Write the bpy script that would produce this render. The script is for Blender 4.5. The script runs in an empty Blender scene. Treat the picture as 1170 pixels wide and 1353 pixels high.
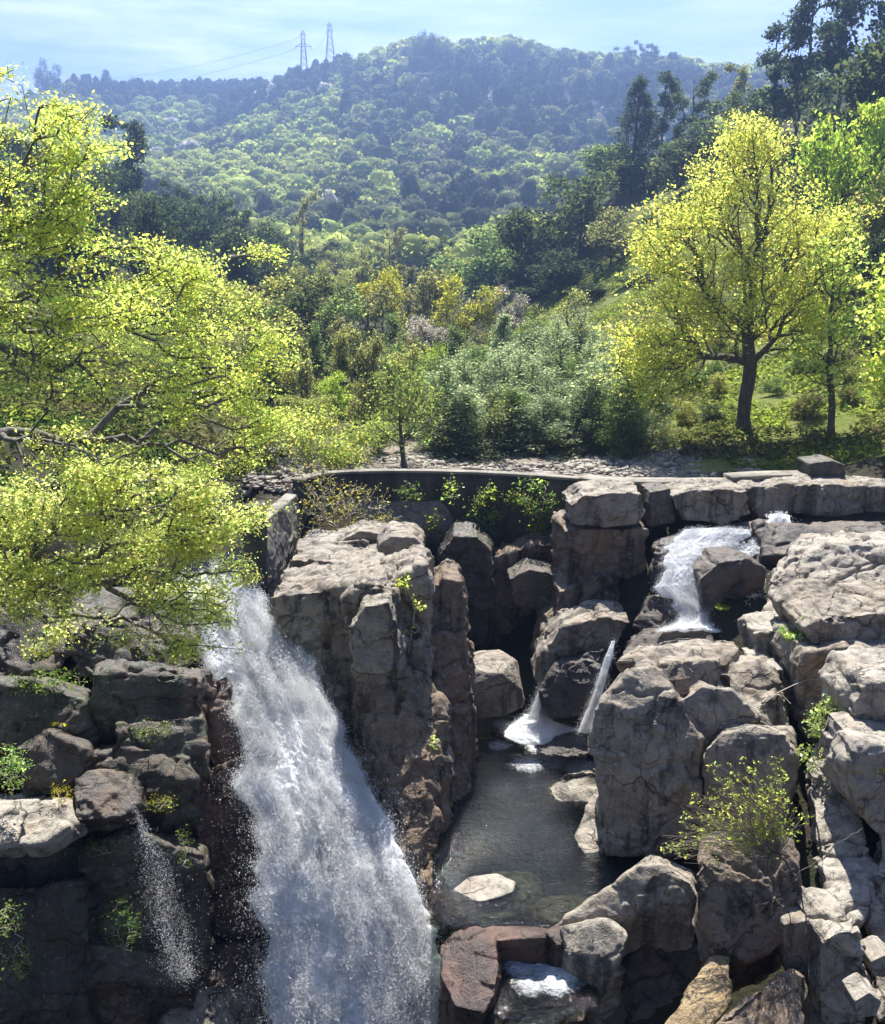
import bpy, bmesh, math, random, time
import numpy as np
from mathutils import Vector
T0 = time.time()
S = bpy.context.scene
COL = S.collection
rad = math.radians
# ------------------------------------------------------------------ camera model
CAM = np.array([0.0, 0.0, 14.0])
PITCH = rad(13.3)
FPX = 1254.0
cp, sp = math.cos(PITCH), math.sin(PITCH)

def W(px, py, d):
    """world point at distance d (world Y) seen in direction (px, py)"""
    cx = (px - 585.0) / FPX
    cy = (676.5 - py) / FPX
    dy = cp + cy * sp
    dz = -sp + cy * cp
    t = d / dy
    return np.array([cx * t, d, 14.0 + dz * t])

def tanphi(py):
    return math.tan(PITCH + math.atan((py - 676.5) / FPX))

def dat(py, z):
    return (14.0 - z) / tanphi(py)

def Wz(px, py, z):
    return W(px, py, dat(py, z))

cam_d = bpy.data.cameras.new('camera')
cam_d.sensor_fit = 'HORIZONTAL'
cam_d.sensor_width = 36.0
cam_d.lens = 36.0 * FPX / 1170.0
cam_d.clip_start = 0.1
cam_d.clip_end = 6000
cam = bpy.data.objects.new('camera', cam_d)
COL.objects.link(cam)
cam.location = CAM
cam.rotation_euler = (math.pi / 2 - PITCH, 0, 0)
S.camera = cam

# ------------------------------------------------------------------ noise
def _hash(ix, iy, iz):
    h = (ix.astype(np.uint32) * np.uint32(374761393) + iy.astype(np.uint32) * np.uint32(668265263)
         + iz.astype(np.uint32) * np.uint32(2147483647 - 873128511))
    h = (h ^ (h >> np.uint32(13))) * np.uint32(1274126177)
    h = h ^ (h >> np.uint32(16))
    h = h * np.uint32(2246822519)
    h = h ^ (h >> np.uint32(15))
    return h.astype(np.float64) / 2147483648.0 - 1.0

def vnoise(p):
    i = np.floor(p).astype(np.int64)
    f = p - i
    u = f * f * f * (f * (f * 6 - 15) + 10)
    r = 0
    for dx in (0, 1):
        wx = u[:, 0] if dx else 1 - u[:, 0]
        for dy in (0, 1):
            wy = u[:, 1] if dy else 1 - u[:, 1]
            for dz in (0, 1):
                wz = u[:, 2] if dz else 1 - u[:, 2]
                r = r + wx * wy * wz * _hash(i[:, 0] + dx, i[:, 1] + dy, i[:, 2] + dz)
    return r

def fbm(p, oct=4, lac=2.03, gain=0.5, ridged=False):
    p = np.asarray(p, float)
    a, s, tot = 1.0, 0.0, 0.0
    for k in range(oct):
        n = vnoise(p + 17.3 * k)
        if ridged:
            n = 1 - 2 * np.abs(n)
        s = s + a * n
        tot += a
        a *= gain
        p = p * lac
    return s / tot

def worley(p, seed=0):
    """F1, F2 of jittered cells"""
    i = np.floor(p).astype(np.int64)
    f1 = np.full(len(p), 9.0); f2 = np.full(len(p), 9.0)
    for dx in (-1, 0, 1):
        for dy in (-1, 0, 1):
            for dz in (-1, 0, 1):
                c = i + np.array([dx, dy, dz])
                q = c + 0.5 + 0.45 * np.stack([_hash(c[:, 0] + seed, c[:, 1], c[:, 2]),
                                               _hash(c[:, 0], c[:, 1] + 71 + seed, c[:, 2]),
                                               _hash(c[:, 0], c[:, 1], c[:, 2] + 137 + seed)], 1)
                dd = np.linalg.norm(p - q, axis=1)
                m = dd < f1
                f2 = np.where(m, f1, np.minimum(f2, dd))
                f1 = np.where(m, dd, f1)
    return f1, f2

def facets(p, seed=0):
    """each jittered cell gets its own tilted plane: a fractured-stone relief in about -0.5..0.5"""
    i = np.floor(p).astype(np.int64)
    f1 = np.full(len(p), 9.0); best = np.zeros_like(p); cid = np.zeros_like(i)
    for dx in (-1, 0, 1):
        for dy in (-1, 0, 1):
            for dz in (-1, 0, 1):
                c = i + np.array([dx, dy, dz])
                q = c + 0.5 + 0.45 * np.stack([_hash(c[:, 0] + seed, c[:, 1], c[:, 2]),
                                               _hash(c[:, 0], c[:, 1] + 71 + seed, c[:, 2]),
                                               _hash(c[:, 0], c[:, 1], c[:, 2] + 137 + seed)], 1)
                dd = np.linalg.norm(p - q, axis=1)
                m = dd < f1
                f1 = np.where(m, dd, f1); best[m] = q[m]; cid[m] = c[m]
    r = np.stack([_hash(cid[:, 0] + 5, cid[:, 1] + seed, cid[:, 2]), _hash(cid[:, 0], cid[:, 1] + 9, cid[:, 2] + seed),
                  _hash(cid[:, 0] + seed, cid[:, 1], cid[:, 2] + 3)], 1)
    off = _hash(cid[:, 0] + 31, cid[:, 1] + 7, cid[:, 2] + seed)
    return np.clip(((p - best) * r).sum(1), -0.6, 0.6) + 0.35 * off

# ------------------------------------------------------------------ mesh helpers
def new_mesh(name, V, F, smooth=False, col=None):
    """V (n,3); F (m,k) int array (all faces k-gons) or list of such arrays"""
    me = bpy.data.meshes.new(name)
    V = np.asarray(V, np.float32)
    Fs = F if isinstance(F, list) else [F]
    Fs = [np.asarray(f, np.int32) for f in Fs if len(f)]
    nl = sum(f.size for f in Fs); nf = sum(len(f) for f in Fs)
    me.vertices.add(len(V)); me.vertices.foreach_set('co', V.ravel())
    me.loops.add(nl); me.polygons.add(nf)
    me.loops.foreach_set('vertex_index', np.concatenate([f.ravel() for f in Fs]))
    tot = np.concatenate([np.full(len(f), f.shape[1], np.int32) for f in Fs])
    st = np.concatenate([[0], np.cumsum(tot)[:-1]]).astype(np.int32)
    me.polygons.foreach_set('loop_start', st)
    me.polygons.foreach_set('loop_total', tot)
    if smooth:
        me.polygons.foreach_set('use_smooth', np.ones(nf, bool))
    if col is not None:
        a = me.attributes.new('tint', 'FLOAT_COLOR', 'POINT')
        c = np.ones((len(V), 4), np.float32); c[:, :3] = col
        a.data.foreach_set('color', c.ravel())
    me.update(calc_edges=True)
    return me

def link(name, me, mat=None, parent=None, loc=None):
    o = bpy.data.objects.new(name, me)
    COL.objects.link(o)
    if mat is not None and me is not None and not me.materials:
        me.materials.append(mat)
    if parent is not None:
        o.parent = parent
    if loc is not None:
        o.location = loc
    return o

def tag(o, label=None, cat=None, group=None, kind=None):
    if label: o['label'] = label
    if cat: o['category'] = cat
    if group: o['group'] = group
    if kind: o['kind'] = kind
    return o

def get_co(me):
    a = np.empty(len(me.vertices) * 3, np.float32); me.vertices.foreach_get('co', a)
    return a.reshape(-1, 3).astype(float)

def get_no(me):
    a = np.empty(len(me.vertices) * 3, np.float32); me.vertices.foreach_get('normal', a)
    return a.reshape(-1, 3).astype(float)

def laplace(me, co, it, f=0.5):
    e = np.empty(len(me.edges) * 2, np.int32); me.edges.foreach_get('vertices', e)
    e = e.reshape(-1, 2); n = len(co)
    deg = np.bincount(e.ravel(), minlength=n).astype(float)
    for _ in range(it):
        s = np.empty_like(co)
        for k in range(3):
            s[:, k] = np.bincount(e[:, 0], co[e[:, 1], k], n) + np.bincount(e[:, 1], co[e[:, 0], k], n)
        co = co + f * (s / deg[:, None] - co)
    return co

# ------------------------------------------------------------------ node helpers
class NT:
    def __init__(self, mat):
        self.t = mat.node_tree; self.n = self.t.nodes; self.l = self.t.links
    def new(self, ty, **kw):
        nd = self.n.new(ty)
        for k, v in kw.items():
            if k.startswith('i_'):
                nd.inputs[k[2:].replace('_', ' ')].default_value = v
            else:
                setattr(nd, k, v)
        return nd
    def link(self, a, b): self.l.new(a, b)
    def noise(self, vec, scale, detail=4, rough=0.55):
        nd = self.new('ShaderNodeTexNoise'); nd.inputs['Scale'].default_value = scale
        nd.inputs['Detail'].default_value = detail; nd.inputs['Roughness'].default_value = rough
        if vec is not None: self.link(vec, nd.inputs['Vector'])
        return nd.outputs['Fac']
    def ramp(self, fac, stops, interp='LINEAR'):
        nd = self.new('ShaderNodeValToRGB'); cr = nd.color_ramp; cr.interpolation = interp
        while len(cr.elements) < len(stops): cr.elements.new(0.5)
        for e, (p, c) in zip(cr.elements, stops):
            e.position = p
            e.color = (c, c, c, 1) if isinstance(c, (int, float)) else (*c, 1)
        self.link(fac, nd.inputs['Fac'])
        return nd.outputs['Color']
    def mix(self, fac, a, b, mode='MIX'):
        nd = self.new('ShaderNodeMix', data_type='RGBA', blend_type=mode)
        for sock, v in ((nd.inputs[0], fac), (nd.inputs[6], a), (nd.inputs[7], b)):
            if isinstance(v, (int, float)): sock.default_value = v
            elif isinstance(v, tuple): sock.default_value = (*v, 1)
            else: self.link(v, sock)
        return nd.outputs[2]
    def math(self, op, a, b=None, c=None):
        nd = self.new('ShaderNodeMath', operation=op)
        for s, v in zip(nd.inputs, (a, b, c)):
            if v is None: continue
            if isinstance(v, (int, float)): s.default_value = v
            else: self.link(v, s)
        return nd.outputs[0]
    def mapping(self, vec, scale=(1, 1, 1), loc=(0, 0, 0), rot=(0, 0, 0)):
        nd = self.new('ShaderNodeMapping'); nd.inputs['Scale'].default_value = scale
        nd.inputs['Location'].default_value = loc; nd.inputs['Rotation'].default_value = rot
        self.link(vec, nd.inputs['Vector'])
        return nd.outputs['Vector']
    def bump(self, h, strength, dist, normal=None):
        nd = self.new('ShaderNodeBump'); nd.inputs['Strength'].default_value = strength
        nd.inputs['Distance'].default_value = dist
        self.link(h, nd.inputs['Height'])
        if normal is not None: self.link(normal, nd.inputs['Normal'])
        return nd.outputs['Normal']

def mat_new(name):
    m = bpy.data.materials.new(name); m.use_nodes = True
    m.node_tree.nodes.clear()
    return m, NT(m)
# ------------------------------------------------------------------ materials
def make_rock(name, base, warm, dark, rust=0.3, lichen=0.2, wet=0.0, rough=0.75, streak=0.5, moss=0.0):
    m, t = mat_new(name)
    out = t.new('ShaderNodeOutputMaterial'); b = t.new('ShaderNodeBsdfPrincipled')
    t.link(b.outputs[0], out.inputs[0])
    pos = t.new('ShaderNodeNewGeometry').outputs['Position']
    big = t.noise(pos, 0.45, 5, 0.6)
    mid = t.noise(t.mapping(pos, (1, 1, 1), (7, 3, 1)), 2.2, 6, 0.65)
    fine = t.noise(pos, 22, 4, 0.7)
    grain = t.noise(pos, 75, 2, 0.6)
    c = t.mix(t.ramp(big, [(0.35, 0.0), (0.68, 1.0)]), base, warm)
    c = t.mix(t.ramp(mid, [(0.46, 0.0), (0.68, 0.7)]), c, dark)
    # vertical weather streaks
    st = t.noise(t.mapping(pos, (1.6, 1.6, 0.16), (3, 9, 2)), 1.5, 5, 0.6)
    c = t.mix(t.math('MULTIPLY', t.ramp(st, [(0.5, 0.0), (0.62, 1.0)]), streak), c, tuple(0.22 * x for x in dark))
    rs = t.noise(t.mapping(pos, (1.0, 1.0, 0.35), (13, 2, 5)), 0.9, 4, 0.6)
    c = t.mix(t.math('MULTIPLY', t.ramp(rs, [(0.5, 0.0), (0.72, 1.0)]), rust), c, (0.20, 0.105, 0.045))
    if moss > 0:
        ms = t.noise(t.mapping(pos, (1.0, 1.0, 0.5), (17, 8, 21)), 1.1, 7, 0.72)
        c = t.mix(t.math('MULTIPLY', t.ramp(ms, [(0.50, 0.0), (0.58, 1.0)]), moss), c, (0.045, 0.062, 0.016))
    # lichen spots
    if lichen > 0:
        lz = t.noise(t.mapping(pos, (1, 1, 1), (31, 3, 8)), 7.5, 5, 0.7)
        c = t.mix(t.math('MULTIPLY', t.ramp(lz, [(0.585, 0.0), (0.64, 1.0)]), lichen), c, (0.46, 0.45, 0.40))
        lw = t.noise(t.mapping(pos, (1, 1, 1), (3, 43, 8)), 5.0, 6, 0.75)
        c = t.mix(t.math('MULTIPLY', t.ramp(lw, [(0.58, 0.0), (0.63, 1.0)]), 0.55), c, tuple(0.3 * x for x in dark))
    c = t.mix(t.ramp(fine, [(0.34, 0.45), (0.5, 0.0)]), c, tuple(0.55 * x for x in dark))
    c = t.mix(t.ramp(grain, [(0.56, 0.0), (0.72, 0.4)]), c, (0.5, 0.48, 0.45))
    # cracks
    vor = t.new('ShaderNodeTexVoronoi', feature='DISTANCE_TO_EDGE'); vor.inputs['Scale'].default_value = 0.42
    wv = t.new('ShaderNodeVectorMath', operation='ADD')
    nz = t.new('ShaderNodeTexNoise'); nz.inputs['Scale'].default_value = 1.4; nz.inputs['Detail'].default_value = 4
    t.link(pos, nz.inputs['Vector'])
    sc = t.new('ShaderNodeVectorMath', operation='SCALE'); sc.inputs['Scale'].default_value = 0.9
    t.link(nz.outputs['Color'], sc.inputs[0]); t.link(pos, wv.inputs[0]); t.link(sc.outputs[0], wv.inputs[1])
    t.link(t.mapping(wv.outputs[0], (0.8, 0.8, 1.5)), vor.inputs['Vector'])
    cmask = t.ramp(t.noise(t.mapping(pos, (1, 1, 1), (9, 19, 4)), 0.8, 3), [(0.46, 0.0), (0.56, 1.0)])
    crack = t.math('MAXIMUM', t.ramp(vor.outputs['Distance'], [(0.0, 0.0), (0.011, 1.0)]), t.math('SUBTRACT', 1.0, cmask))
    c = t.mix(t.math('MULTIPLY', t.math('SUBTRACT', 1.0, crack), 0.75), c, tuple(0.15 * x for x in dark))
    vo2 = t.new('ShaderNodeTexVoronoi', feature='DISTANCE_TO_EDGE'); vo2.inputs['Scale'].default_value = 1.5
    t.link(t.mapping(wv.outputs[0], (1.0, 1.0, 0.55), (3, 5, 7)), vo2.inputs['Vector'])
    cm2 = t.ramp(t.noise(t.mapping(pos, (1, 1, 1), (29, 9, 14)), 1.1, 3), [(0.50, 0.0), (0.58, 1.0)])
    crack2 = t.math('MAXIMUM', t.ramp(vo2.outputs['Distance'], [(0.0, 0.0), (0.016, 1.0)]), t.math('SUBTRACT', 1.0, cm2))
    c = t.mix(t.math('MULTIPLY', t.math('SUBTRACT', 1.0, crack2), 0.6), c, tuple(0.2 * x for x in dark))
    crack = t.math('MULTIPLY', crack, crack2)
    # damp, darker band close above the pool
    sep = t.new('ShaderNodeSeparateXYZ'); t.link(pos, sep.inputs[0])
    if wet > 0:
        wn = t.noise(t.mapping(pos, (1, 1, 0.4), (5, 5, 5)), 0.8, 4)
        wf = t.math('MULTIPLY', t.ramp(wn, [(0.36, 1.0), (0.6, 0.25)]), wet)
        c = t.mix(wf, c, tuple(0.42 * x for x in dark))
        t.link(t.math('SUBTRACT', rough, t.math('MULTIPLY', wf, rough - 0.22)), b.inputs['Roughness'])
    else:
        b.inputs['Roughness'].default_value = rough
    t.link(c, b.inputs['Base Color'])
    b.inputs['Specular IOR Level'].default_value = 0.35 if wet == 0 else 0.5
    n1 = t.bump(crack, 0.8, 0.05)
    n2 = t.bump(mid, 0.7, 0.11, n1)
    n3 = t.bump(fine, 0.9, 0.035, n2)
    t.link(n3, b.inputs['Normal'])
    return m

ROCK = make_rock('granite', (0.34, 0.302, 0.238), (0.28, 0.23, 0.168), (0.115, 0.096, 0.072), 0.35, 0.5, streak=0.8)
ROCKP = make_rock('pale_granite', (0.43, 0.39, 0.318), (0.34, 0.293, 0.225), (0.17, 0.148, 0.118), 0.25, 0.5, streak=0.55)
ROCKB = make_rock('brown_granite', (0.22, 0.175, 0.12), (0.20, 0.13, 0.075), (0.075, 0.058, 0.042), 0.55, 0.35, streak=0.85)
ROCKW = make_rock('wet_granite', (0.14, 0.112, 0.086), (0.13, 0.088, 0.06), (0.05, 0.04, 0.032), 0.4, 0.0, wet=0.85)
ROCKR = make_rock('wet_red_granite', (0.16, 0.092, 0.066), (0.18, 0.078, 0.046), (0.055, 0.036, 0.027), 0.7, 0.0, wet=0.85)
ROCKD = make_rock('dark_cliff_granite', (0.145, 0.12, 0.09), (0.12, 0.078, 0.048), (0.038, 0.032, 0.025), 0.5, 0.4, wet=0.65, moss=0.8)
ROCKO = make_rock('ochre_smooth_granite', (0.42, 0.32, 0.17), (0.40, 0.25, 0.08), (0.22, 0.15, 0.07), 0.3, 0.0, wet=0.35, rough=0.5, streak=0.2)

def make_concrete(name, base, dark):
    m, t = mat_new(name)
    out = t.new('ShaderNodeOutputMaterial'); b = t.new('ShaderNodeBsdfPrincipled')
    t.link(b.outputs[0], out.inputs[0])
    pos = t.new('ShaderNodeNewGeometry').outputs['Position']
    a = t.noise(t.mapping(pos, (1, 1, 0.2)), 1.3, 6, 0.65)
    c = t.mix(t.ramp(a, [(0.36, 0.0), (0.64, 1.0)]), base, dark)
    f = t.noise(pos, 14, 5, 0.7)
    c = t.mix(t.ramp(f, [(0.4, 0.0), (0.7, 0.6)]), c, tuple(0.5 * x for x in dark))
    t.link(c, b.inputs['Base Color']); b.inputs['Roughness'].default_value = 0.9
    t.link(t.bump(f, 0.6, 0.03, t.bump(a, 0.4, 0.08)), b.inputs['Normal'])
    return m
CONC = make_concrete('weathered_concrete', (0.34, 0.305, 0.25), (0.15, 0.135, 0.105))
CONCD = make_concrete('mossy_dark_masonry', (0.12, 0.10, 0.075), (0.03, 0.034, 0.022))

def make_leaf(name, dif, tra, tmix=0.5, rough=0.5, spec=0.25):
    """leaf: per-leaf 'tint' attribute times the object's colour"""
    m, t = mat_new(name)
    out = t.new('ShaderNodeOutputMaterial')
    at = t.new('ShaderNodeAttribute', attribute_name='tint')
    oi = t.new('ShaderNodeObjectInfo')
    k = t.mix(1.0, at.outputs['Color'], oi.outputs['Color'], 'MULTIPLY')
    d = t.new('ShaderNodeBsdfDiffuse'); tr = t.new('ShaderNodeBsdfTranslucent'); g = t.new('ShaderNodeBsdfGlossy')
    t.link(t.mix(1.0, k, dif, 'MULTIPLY'), d.inputs['Color'])
    t.link(t.mix(1.0, k, tra, 'MULTIPLY'), tr.inputs['Color'])
    g.inputs['Roughness'].default_value = rough; g.inputs['Color'].default_value = (1, 1, 1, 1)
    mx = t.new('ShaderNodeMixShader'); mx.inputs[0].default_value = tmix
    t.link(d.outputs[0], mx.inputs[1]); t.link(tr.outputs[0], mx.inputs[2])
    fr = t.new('ShaderNodeFresnel'); fr.inputs['IOR'].default_value = 1.35
    m2 = t.new('ShaderNodeMixShader')
    t.link(t.math('MULTIPLY', fr.outputs[0], spec), m2.inputs[0])
    t.link(mx.outputs[0], m2.inputs[1]); t.link(g.outputs[0], m2.inputs[2])
    t.link(m2.outputs[0], out.inputs[0])
    return m
LEAF_YEL = make_leaf('young_oak_leaf', (0.42, 0.48, 0.11), (0.87, 0.94, 0.22), 0.62, spec=0.06, rough=0.6)
LEAF_GRN = make_leaf('fresh_green_leaf', (0.38, 0.45, 0.14), (0.86, 0.96, 0.32), 0.62, spec=0.08, rough=0.55)
LEAF_FAR = make_leaf('distant_foliage', (1.0, 1.0, 1.0), (1.9, 1.85, 1.3), 0.34, spec=0.0)
LEAF_ANY = make_leaf('foliage', (0.9, 0.9, 0.9), (2.4, 2.3, 1.6), 0.5, spec=0.0)

def make_bark(name, a, b_):
    m, t = mat_new(name)
    out = t.new('ShaderNodeOutputMaterial'); b = t.new('ShaderNodeBsdfPrincipled')
    t.link(b.outputs[0], out.inputs[0])
    pos = t.new('ShaderNodeTexCoord').outputs['Object']
    n = t.noise(t.mapping(pos, (9, 9, 2.2)), 1.0, 5, 0.6)
    t.link(t.mix(t.ramp(n, [(0.35, 0.0), (0.65, 1.0)]), a, b_), b.inputs['Base Color'])
    b.inputs['Roughness'].default_value = 0.9
    t.link(t.bump(n, 0.8, 0.05), b.inputs['Normal'])
    return m
BARK = make_bark('oak_bark', (0.055, 0.045, 0.035), (0.12, 0.10, 0.08))
BARKG = make_bark('grey_lichen_bark', (0.075, 0.065, 0.052), (0.20, 0.185, 0.155))
TWIG = make_bark('dry_twig', (0.26, 0.22, 0.165), (0.42, 0.37, 0.30))

def make_ground():
    m, t = mat_new('ground_cover')
    out = t.new('ShaderNodeOutputMaterial'); b = t.new('ShaderNodeBsdfPrincipled')
    t.link(b.outputs[0], out.inputs[0])
    pos = t.new('ShaderNodeNewGeometry').outputs['Position']
    g = t.new('ShaderNodeAttribute', attribute_name='grass').outputs['Fac']
    gr = t.new('ShaderNodeAttribute', attribute_name='gravel').outputs['Fac']
    n1 = t.noise(pos, 0.7, 6, 0.65); n2 = t.noise(pos, 5, 6, 0.7); n3 = t.noise(pos, 0.05, 4)
    soil = t.mix(t.ramp(n1, [(0.35, 0.0), (0.65, 1.0)]), (0.05, 0.042, 0.03), (0.035, 0.04, 0.02))
    grass = t.mix(t.ramp(n1, [(0.35, 0.0), (0.65, 1.0)]), (0.13, 0.17, 0.03), (0.20, 0.21, 0.06))
    grass = t.mix(t.ramp(n2, [(0.5, 0.0), (0.7, 0.7)]), grass, (0.06, 0.06, 0.03))
    grav = t.mix(t.ramp(n2, [(0.35, 0.0), (0.65, 1.0)]), (0.16, 0.13, 0.10), (0.36, 0.31, 0.26))
    c = t.mix(g, soil, grass)
    c = t.mix(gr, c, grav)
    t.link(c, b.inputs['Base Color']); b.inputs['Roughness'].default_value = 0.95
    b.inputs['Specular IOR Level'].default_value = 0.1
    t.link(t.bump(n2, 0.8, 0.25, t.bump(n1, 0.5, 0.6)), b.inputs['Normal'])
    return m
GROUND = make_ground()

def make_water():
    m, t = mat_new('clear_stream_water')
    out = t.new('ShaderNodeOutputMaterial')
    pos = t.new('ShaderNodeNewGeometry').outputs['Position']
    at = t.new('ShaderNodeAttribute', attribute_name='rough').outputs['Fac']
    w1 = t.noise(t.mapping(pos, (1, 2.0, 1)), 4.2, 4, 0.6)
    w2 = t.noise(t.mapping(pos, (1, 1.6, 1), (4, 4, 0)), 9.0, 3, 0.55)
    w3 = t.noise(t.mapping(pos, (1, 1.3, 1), (4, 9, 0)), 30.0, 2, 0.5)
    b1 = t.new('ShaderNodeBump'); b1.inputs['Distance'].default_value = 0.16
    t.link(at, b1.inputs['Strength']); t.link(w1, b1.inputs['Height'])
    nb = b1.outputs[0]
    b2 = t.new('ShaderNodeBump'); b2.inputs['Distance'].default_value = 0.05
    t.link(at, b2.inputs['Strength']); t.link(w2, b2.inputs['Height']); t.link(nb, b2.inputs['Normal'])
    b3 = t.new('ShaderNodeBump'); b3.inputs['Distance'].default_value = 0.022
    t.link(at, b3.inputs['Strength']); t.link(w3, b3.inputs['Height']); t.link(b2.outputs[0], b3.inputs['Normal'])
    n = b3.outputs[0]
    gl = t.new('ShaderNodeBsdfGlossy'); gl.inputs['Roughness'].default_value = 0.035
    t.link(n, gl.inputs['Normal'])
    tr = t.new('ShaderNodeBsdfTransparent'); tr.inputs['Color'].default_value = (0.24, 0.30, 0.25, 1)
    fr = t.new('ShaderNodeFresnel'); fr.inputs['IOR'].default_value = 1.38; t.link(n, fr.inputs['Normal'])
    mx = t.new('ShaderNodeMixShader'); t.link(fr.outputs[0], mx.inputs[0])
    t.link(tr.outputs[0], mx.inputs[1]); t.link(gl.outputs[0], mx.inputs[2])
    # foam where the attribute says so
    fo = t.new('ShaderNodeAttribute', attribute_name='foam').outputs['Fac']
    fn = t.noise(pos, 9.0, 7, 0.8)
    ff = t.ramp(t.math('ADD', t.math('MULTIPLY', fn, 0.9), t.math('SUBTRACT', fo, 0.95)), [(0.04, 0.0), (0.42, 0.95)])
    df = t.new('ShaderNodeBsdfDiffuse'); df.inputs['Color'].default_value = (0.82, 0.84, 0.85, 1)
    t.link(n, df.inputs['Normal'])
    m2 = t.new('ShaderNodeMixShader'); t.link(ff, m2.inputs[0])
    t.link(mx.outputs[0], m2.inputs[1]); t.link(df.outputs[0], m2.inputs[2])
    t.link(m2.outputs[0], out.inputs[0])
    return m
WATER = make_water()

def make_foam():
    m, t = mat_new('white_water')
    out = t.new('ShaderNodeOutputMaterial')
    co = t.new('ShaderNodeUVMap').outputs['UV']
    pos = t.new('ShaderNodeNewGeometry').outputs['Position']
    n1 = t.noise(t.mapping(pos, (3.2, 1.8, 1.5)), 1.0, 8, 0.72)
    n2 = t.noise(t.mapping(pos, (9, 6, 5), (2, 2, 2)), 1.0, 6, 0.75)
    c = t.mix(t.ramp(n1, [(0.36, 0.0), (0.6, 1.0)]), (0.93, 0.945, 0.95), (0.98, 0.98, 0.98))
    c = t.mix(t.ramp(n2, [(0.36, 0.4), (0.48, 0.0)]), c, (0.70, 0.76, 0.78))
    d = t.new('ShaderNodeBsdfDiffuse'); tr = t.new('ShaderNodeBsdfTranslucent')
    t.link(c, d.inputs['Color']); t.link(c, tr.inputs['Color'])
    nb = t.bump(n2, 0.6, 0.02, t.bump(n1, 0.6, 0.07))
    t.link(nb, d.inputs['Normal']); t.link(nb, tr.inputs['Normal'])
    mx = t.new('ShaderNodeMixShader'); mx.inputs[0].default_value = 0.5
    t.link(d.outputs[0], mx.inputs[1]); t.link(tr.outputs[0], mx.inputs[2])
    t.link(mx.outputs[0], out.inputs[0])
    return m
FOAM = make_foam()

def make_plain(name, colr, rough=0.6, metal=0.0):
    m, t = mat_new(name)
    out = t.new('ShaderNodeOutputMaterial'); b = t.new('ShaderNodeBsdfPrincipled')
    t.link(b.outputs[0], out.inputs[0])
    pos = t.new('ShaderNodeNewGeometry').outputs['Position']
    n = t.noise(pos, 3.0, 4)
    t.link(t.mix(t.ramp(n, [(0.35, 0.0), (0.65, 1.0)]), colr, tuple(0.7 * x for x in colr)), b.inputs['Base Color'])
    b.inputs['Roughness'].default_value = rough; b.inputs['Metallic'].default_value = metal
    return m
STEEL = make_plain('galvanised_steel', (0.22, 0.23, 0.24), 0.55, 0.6)
RUST = make_plain('rusty_iron', (0.09, 0.05, 0.03), 0.9)
# ------------------------------------------------------------------ light
SUN_AZ, SUN_EL = 2.0, 59.0          # degrees right of the view axis, elevation
sd = bpy.data.lights.new('sun', 'SUN'); sd.energy = 5.0; sd.angle = rad(0.53); sd.color = (1.0, 0.955, 0.885)
so = bpy.data.objects.new('sun', sd); COL.objects.link(so)
sdir = Vector((math.sin(rad(SUN_AZ)) * math.cos(rad(SUN_EL)), math.cos(rad(SUN_AZ)) * math.cos(rad(SUN_EL)), math.sin(rad(SUN_EL))))
so.rotation_euler = sdir.to_track_quat('Z', 'Y').to_euler()
so.location = (30, 60, 120)
wd = bpy.data.worlds.new('World'); S.world = wd; wd.use_nodes = True
t = NT(wd); t.n.clear()
out = t.new('ShaderNodeOutputWorld'); bg = t.new('ShaderNodeBackground'); bg.inputs['Strength'].default_value = 0.05
t.link(bg.outputs[0], out.inputs[0])
sky = t.new('ShaderNodeTexSky'); sky.sky_type = 'NISHITA'; sky.sun_disc = False
sky.sun_elevation = rad(SUN_EL); sky.sun_rotation = rad(SUN_AZ)
sky.air_density = 0.8; sky.dust_density = 0.25; sky.ozone_density = 1.6
gen = t.new('ShaderNodeTexCoord').outputs['Generated']
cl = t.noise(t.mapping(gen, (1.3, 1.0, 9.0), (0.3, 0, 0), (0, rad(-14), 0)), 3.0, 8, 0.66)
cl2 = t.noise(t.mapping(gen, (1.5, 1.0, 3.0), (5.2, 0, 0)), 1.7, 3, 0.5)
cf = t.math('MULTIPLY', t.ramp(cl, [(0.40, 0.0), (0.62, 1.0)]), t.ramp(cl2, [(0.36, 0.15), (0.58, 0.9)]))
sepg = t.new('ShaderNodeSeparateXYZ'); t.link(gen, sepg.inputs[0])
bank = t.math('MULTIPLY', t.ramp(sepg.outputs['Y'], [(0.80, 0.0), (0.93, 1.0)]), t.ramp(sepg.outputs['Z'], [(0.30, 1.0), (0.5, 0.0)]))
cf = t.math('MULTIPLY', cf, bank)       # thin cirrus over the hills only, masked off overhead and behind to weaken fill
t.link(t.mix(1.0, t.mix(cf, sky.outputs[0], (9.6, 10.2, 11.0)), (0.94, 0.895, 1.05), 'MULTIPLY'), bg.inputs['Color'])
S.view_settings.view_transform = 'Standard'; S.view_settings.look = 'None'
S.view_settings.exposure = 1.58; S.view_settings.gamma = 1.0
S.view_settings.use_curve_mapping = False
S.cycles.max_bounces = 8; S.cycles.diffuse_bounces = 4; S.cycles.glossy_bounces = 3
S.cycles.transmission_bounces = 6; S.cycles.transparent_max_bounces = 12; S.cycles.volume_bounces = 0
S.cycles.sample_clamp_indirect = 6.0
S.cycles.caustics_reflective = False; S.cycles.caustics_refractive = False
S.cycles.use_denoising = True; S.cycles.denoiser = 'OPENIMAGEDENOISE'
S.cycles.denoising_input_passes = 'RGB_ALBEDO_NORMAL'; S.cycles.denoising_prefilter = 'ACCURATE'

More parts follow.
